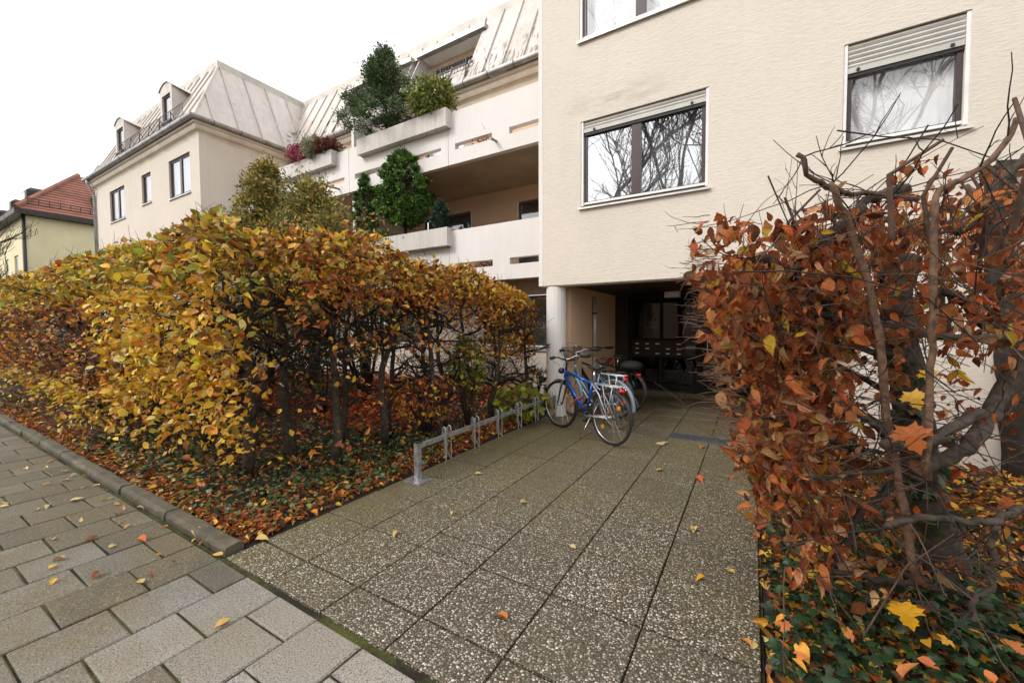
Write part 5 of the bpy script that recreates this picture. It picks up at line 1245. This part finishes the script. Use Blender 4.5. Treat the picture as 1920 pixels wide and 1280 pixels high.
# garden behind the hedge
conifer('cypress_tree', 'golden olive cypress rising behind the tall left hedge', (-8.5, 4.5, 0), 1.25, 4.75, 36000, [srgb(172, 154, 84), srgb(130, 128, 72), srgb(190, 150, 78), srgb(98, 106, 62)], [4, 3, 1.6, 2], .065, 31, 'cone', 120, .3, .07, .05, .5, FEA, .42)
conifer('cypress_tree', 'lower dark olive cypress between the golden one and the balcony', (-7.3, 4.7, 0), 1.5, 4.15, 30000, [srgb(158, 146, 78), srgb(120, 124, 68), srgb(184, 142, 72), srgb(92, 102, 58)], [4, 3, 1.2, 2], .065, 32, 'cone', 90, .3, .06, .05, .6, FEA, .6)
shrub('deciduous_shrub', 'thin shrub with sparse yellow-brown leaves right of the cypresses', 'shrub', (-6.2, 5.0, 0), .75, 3.75, 420, [ORG, BRN, OLV], [3, 2, 2], .06, LEAF, 'leaf', 33, .45, .3, 16)
shrub('garden_shrub', 'green leafed garden shrub seen between hedge trunks at left', 'shrub', (-6.3, 4.2, 0), .7, 1.7, 1500, [srgb(80, 92, 40), srgb(56, 74, 34), srgb(130, 130, 56)], [4, 3, 1], .075, LEAF, 'leaf', 34, .1, .3, 10)
shrub('garden_shrub', 'dark green garden shrub close to the flats behind the hedge', 'shrub', (-8.4, 5.4, 0), .9, 1.8, 1800, [srgb(64, 80, 40), srgb(46, 60, 34)], [4, 3], .075, LEAF, 'leaf', 35, .1, .3, 10)
shrub('garden_shrub', 'green shrub behind the far end of the street hedge', 'shrub', (-10.8, 4.2, 0), .9, 1.9, 1600, [srgb(70, 84, 40), srgb(52, 66, 34)], [4, 3], .08, LEAF, 'leaf', 36, .1, .3, 10)
shrub('maple_sapling', 'yellow-green leafy sapling standing inside the path-side hedge', 'shrub', (-3.62, 4.72, 0), .30, 1.35, 620, [srgb(140, 150, 44), srgb(110, 124, 40), srgb(176, 160, 50)], [4, 3, 2], .075, LEAF, 'leaf', 37, .35, .1, 9, smat='twig')
shrub('lobed_leaf_plant', 'low yellow-green lobed-leaf plant hanging over the bike rack end', 'plant', (-3.05, 5.35, 0), .42, .62, 300, [srgb(160, 158, 50), srgb(124, 130, 44)], [4, 3], .10, MAP, 'leaf', 38, .1, .2, 8, smat='twig')
shrub('orange_shrub', 'small orange-brown leafed shrub at the foot of the path hedge', 'shrub', (-3.75, 4.0, 0), .42, .95, 480, [ORG, YEL, RUST, BRN], [2, 2, 3, 2], .06, LEAF, 'leaf', 39, .2, .2, 9)
shrub('ivy_bush', 'small dark ivy bush at the wall left of the white column', 'plant', (-3.5, 6.7, 0), .35, .75, 380, [IV1, IV2, srgb(110, 60, 44)], [3, 3, 1], .07, IVY, 'ivy', 40, .0, .2, 8)

# ================================================================== BIKE RACK
RK = thing('bike_rack', 'galvanised low bike rack with wheel holders beside the path', 'bike rack', (-2.79, 4.3, 0))
build('base_plate', MB().box(-2.88, -2.66, 2.74, 2.93, .001, .012), M['galv'], RK)
build('post', MB().box(-2.805, -2.755, 2.81, 2.86, .012, .37), M['galv'], RK)
build('post_cap', MB().box(-2.81, -2.75, 2.805, 2.865, .3705, .38), M['black'], RK)
build('rail', MB().box(-2.80, -2.76, 2.8605, 5.95, .315, .355), M['galv'], RK)
build('post', MB().box(-2.8, -2.755, 5.9505, 5.995, .0, .36), M['galv'], RK)
for i in range(6):
    y = 3.22+i*.503; x = -2.755
    b = MB()
    b.box(x+.001, x+.012, y-.030, y+.018, .17, .44)
    for s in (0, 1):
        yy = y-.035+s*.085; xx = x+.02
        b.tube([(xx+.015, yy, .09), (xx+.015, yy, .42), (xx+.005, yy+.002, .445), (xx-.02, yy+.004, .452), (xx-.035, yy+.006, .43), (xx-.035, yy+.006, .34)], .0065, 5)
    b.tube([(x+.035, y-.035, .09), (x+.02, y-.005, .2)], .006, 5); b.tube([(x+.035, y+.05, .09), (x+.02, y-.005, .2)], .006, 5)
    build('wheel_holder', b, M['galv'], RK)

# ================================================================== BICYCLES
def bicycle(label, rear, dirv, colr, opt):
    d = Vector((dirv[0], dirv[1], 0)).normalized(); n = Vector((d.y, -d.x, 0))      # n: right-hand side of the rider
    root = thing('bicycle', label, 'bicycle', (rear[0], rear[1], 0), 'bicycles parked by the entrance')
    lean = opt.get('lean', .0)
    def P(s, z, w=0): return Vector((rear[0], rear[1], 0))+d*s+n*(w+lean*z)+Vector((0, 0, z))
    pc = paint('bike_paint', colr, .22, .45); sil = M['chrome']; blk = M['black']; pc2 = paint('bike_second_paint', opt.get('c2', colr), .3, .3)
    def wheel(s, steer=0.):
        c = P(s, .345); ax = (n*cos(steer)+d*sin(steer)+Vector((0, 0, -lean*.9))).normalized()
        w = build('wheel', MB().torus(c, ax, .315, .0095, 40, 6, sy=1.1), sil, root, True)
        build('tyre', MB().torus(c, ax, .333, .019 if not opt.get('thin') else .016, 44, 8), paint('tyre_rubber', opt.get('tyre', (.02, .02, .02, 1)), .7), w, True)
        sp = MB(); u = Vector((0, 0, 1)); u = (u-ax*u.dot(ax)).normalized(); v = ax.cross(u)
        for i in range(28):
            a = 2*pi*i/28; a2 = a+(.5 if i % 4 < 2 else -.5); h = ax*(.032 if i % 2 else -.032)
            sp.tube([c+h+(u*cos(a2)+v*sin(a2))*.02, c+(u*cos(a)+v*sin(a))*.308], .0012, 3, False)
        build('spokes', sp, sil, w); build('hub', MB().tube([c-ax*.05, c-ax*.03, c-ax*.029, c+ax*.029, c+ax*.03, c+ax*.05], [.012, .012, .022, .022, .012, .012], 10), sil, w, True)
        if opt.get('reflect'):
            for a in (.8, .8+pi): build('spoke_reflector', MB().tube([c+(u*cos(a)+v*sin(a))*.2-ax*.008, c+(u*cos(a)+v*sin(a))*.2+ax*.008], .028, 8), paint('amber', (.75, .28, .03, 1), .3), w)
        return c, ax, u, v
    rc = wheel(.05); fcs = opt.get('fs', 1.10); fcw = wheel(fcs, opt.get('steer', .12))
    ht, hl, bb, st = P(.955, .86), P(.975, .74), P(.51, .285), P(.385, .76)
    fr_ = MB(); R1 = opt.get('tr', .019)
    if opt.get('step'):
        fr_.tube([P(.975, .74), P(.86, .56), P(.66, .36), bb], R1, 8); fr_.tube([P(.962, .82), P(.84, .62), P(.62, .43), P(.45, .50)], R1*.8, 8)
    else:
        fr_.tube([hl+(ht-hl)*.15, bb], R1*1.15, 8); fr_.tube([ht-(ht-hl)*.15, P(.40, .73)], R1*.95, 8)
    fr_.tube([ht, hl], R1*1.1, 8); fr_.tube([bb, st], R1*.85, 8)
    fr = build('frame', fr_, pc, root, True)
    ca = rc[0]; stays = MB(); ax = rc[1]
    for s in (-1, 1):
        stays.tube([bb+n*.03*s, ca+n*.06*s], .009, 6); stays.tube([st+n*.015*s-Vector((0, 0, .03)), P(.22, .62, .045*s), ca+n*.06*s], .008, 6)
    build('rear_stays', stays, pc2, fr, True)
    # fork
    fk = MB(); fc = fcw[0]; cr = hl+Vector((0, 0, -.035))
    ah = (n*cos(opt.get('steer', .12))+d*sin(opt.get('steer', .12)))
    for s in (-1, 1): fk.tube([cr+ah*.055*s, cr+ah*.055*s+(fc-cr)*.5, fc+ah*.05*s], [.017 if opt.get('susp') else .011, .010], 7)
    fk.tube([cr-ah*.06, cr+ah*.06], .017, 7)
    build('fork', fk, paint('fork_paint', opt.get('fork', (.05, .05, .055, 1)), .3, .4), root, True)
    # stem and handlebar
    hz = opt.get('hz', 1.07); top = P(.93, hz-.05); gs = []
    stm = build('stem', MB().tube([ht, P(.935, hz-.10), P(.955, hz-.06)], .014, 7), paint('stem_paint', opt.get('stemc', (.5, .5, .52, 1)), .3, .8), root, True)
    hb = MB(); hc = P(.955, hz-.06); bw = opt.get('bw', .29)
    for s in (-1, 1): hb.tube([hc, hc+ah*.07*s+Vector((0, 0, .01)), hc+ah*.17*s-d*.01+Vector((0, 0, .045)), hc+ah*bw*s-d*.07+Vector((0, 0, .05))], .0125, 7)
    hbo = build('handlebar', hb, sil, root, True)
    for s in (-1, 1):
        g0 = hc+ah*(bw-.02)*s-d*.06+Vector((0, 0, .05)); g1 = hc+ah*(bw+.10)*s-d*.13+Vector((0, 0, .048))
        build('grip', MB().tube([g0, g1], [.021, .024], 8), blk, hbo, True)
        build('brake_lever', MB().tube([g0+d*.02, g0+d*.055-Vector((0, 0, .02)), g1+d*.04-Vector((0, 0, .04))], [.009, .005], 5), sil, hbo, True)
        cb = MB().tube([g0+d*.03, g0+d*.12+Vector((0, 0, -.03)), P(1.06, .93, .04*s), P(1.02, .80, .03*s)], .003, 4, False); build('brake_cable', cb, blk, hbo)
    # saddle
    sz_ = opt.get('sz', .945); sp_ = P(.345, sz_-.05)
    build('seatpost', MB().tube([st-Vector((0, 0, .02)), sp_], .0135, 7), sil, root, True)
    sd = MB(); prof = [(-.13, .075, .02), (-.10, .085, .028), (-.03, .07, .03), (.05, .035, .024), (.12, .02, .018), (.15, .012, .01)]
    for (s, w, h) in prof:
        for j in range(8):
            a = 2*pi*j/8; sd.v.append(tuple(P(.33+s, sz_)+n*w*cos(a)+Vector((0, 0, h*sin(a)))))
    for i in range(len(prof)-1):
        for j in range(8): sd.f.append((i*8+j, i*8+(j+1) % 8, (i+1)*8+(j+1) % 8, (i+1)*8+j))
    sd.f.append(tuple(range(8))); sd.f.append(tuple(range(40, 48)))
    so_ = build('saddle', sd, paint('saddle_cover', opt.get('saddle', (.02, .02, .02, 1)), .5), root, True)
    build('saddle_rails', MB().tube([P(.24, sz_-.035, .025), P(.42, sz_-.035, .015)], .004, 4).tube([P(.24, sz_-.035, -.025), P(.42, sz_-.035, -.015)], .004, 4), sil, so_)
    # drivetrain
    cr_ = build('chainring', MB().torus(bb+n*.05, n, .085, .006, 24, 4), blk, root, True)
    build('chain', MB().tube([bb+n*.05+Vector((0, 0, .085)), ca+n*.05+Vector((0, 0, .04))], .004, 4).tube([bb+n*.05-Vector((0, 0, .085)), ca+n*.05-Vector((0, 0, .04))], .004, 4), blk, cr_)
    build('cassette', MB().tube([ca+n*.025, ca+n*.05], [.045, .03], 14), M['grate'], root)
    for s, a in ((1, opt.get('ca', 2.3)), (-1, opt.get('ca', 2.3)+pi)):
        e = bb+n*.075*s+d*cos(a)*.17+Vector((0, 0, sin(a)*.17))
        co = build('crank', MB().tube([bb+n*.06*s, e], .009, 6), sil, root, True)
        pm = Matrix(((d.x, n.x, 0), (d.y, n.y, 0), (0, 0, 1))); pe = MB()
        q = e+n*.05*s
        for (da, db) in ((-.045, -.03), (.03, .045)): pe.poly([tuple(q+pm@Vector((x, y, z))) for x in (da, db) for y in (-.045, .045) for z in (-.012, .012)], [(0, 1, 3, 2), (4, 6, 7, 5), (0, 4, 5, 1), (2, 3, 7, 6), (0, 2, 6, 4), (1, 5, 7, 3)])
        pe.tube([q-n*.045, q+n*.045], .012, 6); build('pedal', pe, blk, co)
    # mudguards
    def guard(c, ax, a0, a1, name):
        b = MB(); u = Vector((0, 0, 1)); u = (u-ax*u.dot(ax)).normalized(); v = ax.cross(u); N = 18
        for i in range(N+1):
            a = a0+(a1-a0)*i/N; q = u*cos(a)+v*sin(a)
            for (w, rr) in ((-.028, .358), (-.016, .370), (.016, .370), (.028, .358)): b.v.append(tuple(c+q*rr+ax*w))
        for i in range(N):
            for j in range(3): b.f.append((i*4+j, (i+1)*4+j, (i+1)*4+j+1, i*4+j+1))
        build(name, b, paint('mudguard_plastic', opt.get('mg', (.03, .03, .035, 1)), .35), root, True)
    # v direction: check which way is rearwards
    def ang(c, ax, vec):
        u = Vector((0, 0, 1)); u = (u-ax*u.dot(ax)).normalized(); v = ax.cross(u); return math.atan2(vec.dot(v), vec.dot(u))
    ab = ang(rc[0], rc[1], -d+Vector((0, 0, -.12))); af = ang(rc[0], rc[1], d+Vector((0, 0, .6))); guard(rc[0], rc[1], af, ab, 'rear_mudguard')
    if opt.get('fguard', True):
        ab = ang(fc, fcw[1], -d+Vector((0, 0, -.3))); af = ang(fc, fcw[1], d*.3+Vector((0, 0, 1))); guard(fc, fcw[1], af, ab, 'front_mudguard')
    # carrier
    if opt.get('rack', True):
        rk = MB(); z = opt.get('rz', .745)
        for w in (-.065, -.02, .02, .065): rk.tube([P(.30, z, w), P(-.12, z, w)], .0045, 5)
        for s in (.28, .18, .08, -.02, -.12): rk.tube([P(s, z, -.066), P(s, z, .066)], .0045, 5)
        for w in (-.07, .07): rk.tube([P(.12, z, w), P(.05, .36, w)], .005, 5); rk.tube([P(-.05, z, w), P(.05, .36, w)], .005, 5)
        rk.tube([P(.30, z, .0), P(.38, z-.01, 0)], .006, 5)
        build('luggage_rack', rk, paint('rack_paint', opt.get('rackc', (.6, .6, .62, 1)), .3, .5), root, True)
    tl = Vector(P(-.14, opt.get('rz', .745)-.045)); q = MB(); q.ell(tl, (.045, .045, .024), 10, 6)
    build('tail_light', q, paint('red_lens', (.55, .02, .015, 1), .2), root, True)
    build('rear_reflector', MB().ell(P(-.19, .58), (.026, .026, .04), 8, 6), paint('red_lens_low', (.6, .03, .02, 1), .2), root, True)
    if opt.get('lamp', True): build('headlight', MB().ell(P(1.06, .84), (.05, .05, .045), 12, 8), paint('lamp_housing', opt.get('lampc', (.03, .03, .035, 1)), .15, .3), root, True)
    ks = MB().tube([P(.36, .30, -.06), P(.40, .02, -.20)], .009, 6); build('kickstand', ks, sil, root, True)
    if opt.get('basket'):
        bk = MB(); c0 = P(1.10, 1.0)
        for k in range(8):
            z = .92+k*.032; f = .10+.0045*k*2
            pts = [P(1.10+f*1.0*cos(a), z, f*1.35*sin(a)) for a in [2*pi*i/16 for i in range(17)]]; bk.tube(pts, .004 if k < 7 else .008, 4, False)
        for i in range(26):
            a = 2*pi*i/26; bk.tube([P(1.10+.10*cos(a), .92, .135*sin(a)), P(1.10+.163*cos(a), 1.145, .22*sin(a))], .0035, 4, False)
        for w in (-.08, -.04, 0, .04, .08): bk.tube([P(1.01, .92, w), P(1.19, .92, w)], .004, 4, False)
        build('basket', bk, paint('basket_wicker', (.10, .045, .03, 1), .6), root)
        bkh = MB(); bkh.tube([P(1.10+.163*cos(a), 1.145+.07*sin(a), .0)+n*0 for a in [pi*i/10 for i in range(11)]], .004, 4, False); build('basket_handle', bkh, sil, root)
    if opt.get('lockc'):
        pts = [P(.84, .36, .05), P(.76, .42, .07), P(.68, .49, .07), P(.62, .53, .03), P(.64, .50, -.05), P(.76, .40, -.05), P(.85, .34, .0)]
        build('cable_lock', MB().tube(pts, .010, 6), paint('lock_sleeve', opt['lockc'], .4), root, True)
    if opt.get('ring'):
        c = P(.12, .45, .09); build('ring_lock', MB().torus(c, n, .07, .012, 20, 6, .3, 5.6), paint('cyan_lock', opt['ring'], .35), root, True)
    if opt.get('bag'):
        bs, bz, r3, bc = opt['bag']; build('saddle_bag', MB().ell(P(bs, bz), r3, 12, 8), paint('bag_cloth', bc, .8), root, True)
    return root
D0 = (-.86, .47)
bicycle('blue trekking bicycle in front with silver rear stays and orange lock', (-1.472, 4.908), D0, (.015, .09, .42, 1), dict(c2=(.62, .62, .66, 1), susp=True, reflect=True, lockc=(.55, .06, .015, 1), steer=.10, tr=.021, stemc=(.05, .05, .05, 1), ca=-.75))
bicycle('light blue step-through bicycle with wire basket behind the blue one', (-1.66, 5.75), D0, (.16, .30, .42, 1), dict(step=True, basket=True, thin=True, tyre=(.22, .12, .05, 1), rackc=(.62, .70, .76, 1), mg=(.20, .34, .45, 1), fork=(.16, .30, .42, 1), hz=1.12, lamp=False, rz=.78, steer=-.1, c2=(.16, .30, .42, 1), reflect=True))
bicycle('dark bicycle with red saddle bag in the middle of the row', (-1.84, 6.42), D0, (.03, .028, .03, 1), dict(saddle=(.10, .012, .008, 1), bag=(.30, .88, (.13, .10, .06), (.16, .02, .012, 1)), hz=1.1, lampc=(.03, .10, .10, 1), rackc=(.03, .03, .03, 1), fork=(.03, .03, .03, 1), lean=.02))
bicycle('black bicycle nearest the entrance with red lights and cyan ring lock', (-1.78, 7.05), D0, (.02, .018, .018, 1), dict(ring=(.02, .30, .42, 1), mg=(.03, .03, .03, 1), hz=1.08, rackc=(.02, .02, .02, 1), bag=(.02, .80, (.20, .17, .09), (.015, .015, .016, 1)), lampc=(.02, .09, .09, 1), rz=.70))

# ================================================================== SINGLE FALLEN LEAVES
def floor_leaf(x, y, s, c, lab, T=FLAT, rot=None, grp=None, z=.006):
    a = R.uniform(0, 6.28) if rot is None else rot
    o = single_leaves(None, np.array([[x, y, z+.008]]), np.array([[cos(a), sin(a), .08]]), np.array([[R.gauss(0, .12), R.gauss(0, .12), 1.]]), [s], [c], T, M['mapleobj'] if T is MAP else M['leafobj'], 'fallen_leaf')[0]
    tag(o, lab, 'leaf', grp)
def G(x, y):
    r_ = RT*((x-960)/F)-UP*((y-640)/F)+FW; t = -EYE/r_.z; return r_.x*t, r_.y*t
for (px_, py_, s, c, T, lab) in [
    (952, 1165, .085, srgb(206, 128, 56), FLAT, 'orange-brown leaf lying alone on the near middle of the path'),
    (1238, 830, .16, srgb(226, 206, 168), MAP, 'large pale maple leaf lying beside the rear bicycle wheel'),
    (1318, 838, .10, srgb(196, 132, 60), FLAT, 'brown leaf lying just in front of the drain grate'),
    (1242, 881, .09, srgb(210, 176, 88), FLAT, 'thin yellow leaf on the path between grate and middle'),
    (1303, 896, .11, srgb(206, 96, 40), FLAT, 'rust-orange leaf lying on the right path joint'),
    (1302, 990, .075, srgb(232, 206, 130), FLAT, 'pale yellow leaf on the right half of the path'),
    (1322, 1084, .065, srgb(236, 178, 50), FLAT, 'bright yellow leaf across a slab joint near right edge'),
    (1361, 1068, .06, srgb(226, 186, 110), FLAT, 'small pale tan leaf near the right edge of the path'),
    (1412, 1205, .06, srgb(236, 206, 130), FLAT, 'pale round leaf on the path edge at lower right'),
    (1408, 1216, .06, srgb(230, 150, 50), FLAT, 'orange leaf touching the pale round one at path edge'),
    (746, 998, .07, srgb(226, 196, 120), FLAT, 'pale long leaf on the left part of the path'),
    (975, 945, .07, srgb(214, 186, 130), FLAT, 'pale ragged leaf on the path near its middle'),
    (1068, 1024, .06, srgb(222, 200, 140), FLAT, 'small cream leaf on the path beside a joint'),
    (889, 889, .08, srgb(214, 196, 130), FLAT, 'small cream leaf in front of the bike rack'),
    (478, 1015, .09, srgb(236, 206, 130), FLAT, 'cream leaf at the corner of kerb and path'),
    (582, 962, .08, srgb(232, 150, 44), FLAT, 'bright orange leaf at the path edge beside ivy'),
    (367, 996, .09, srgb(238, 214, 150), FLAT, 'pale leaf standing against the kerb stone'),
    (418, 1043, .07, srgb(230, 190, 100), FLAT, 'yellow leaf in the gutter line near the kerb end'),
    (178, 888, .10, srgb(232, 176, 80), FLAT, 'yellow-orange leaf lying on top of the kerb'),
    (430, 1163, .07, srgb(226, 180, 96), FLAT, 'tan leaf on the nearest dark paving stones'),
    (258, 1012, .08, srgb(214, 112, 48), FLAT, 'orange leaf on a paving stone left of the kerb end'),
    (268, 1096, .06, srgb(210, 180, 112), FLAT, 'pale leaf lying in a mossy paving joint'),
    (130, 942, .09, srgb(236, 222, 170), FLAT, 'white-yellow leaf on the paving at left'),
    (94, 948, .07, srgb(226, 206, 150), FLAT, 'narrow cream leaf on the paving at far left'),
    (122, 1049, .07, srgb(196, 140, 74), FLAT, 'brown curled leaf on the paving lower left'),
    (296, 1048, .0, YEL, FLAT, '')]:
    if s: floor_leaf(*G(px_, py_), s, c, lab, T)
for i in range(46):
    x = -3.1-abs(R.gauss(0, 2.6)); y = R.choice([R.uniform(1.05, 1.24), R.uniform(.4, 1.2)])
    floor_leaf(x, y, R.uniform(.04, .075), R.choice([YEL, ORG, PALE, PALE, BRN, TAN, srgb(226, 206, 150)]), 'small dry leaf scattered on the sidewalk paving near the kerb', FLAT+DRY, None, 'small leaves scattered on the sidewalk')
for i in range(26):
    x, y = R.uniform(-2.85, 0), R.uniform(1.4, 6.5)
    floor_leaf(x, y, R.uniform(.022, .042), R.choice([YEL, ORG, RUST, PALE, BRN]), 'tiny dry leaf scattered on the slabs of the entrance path', FLAT, None, 'tiny leaves scattered on the path')
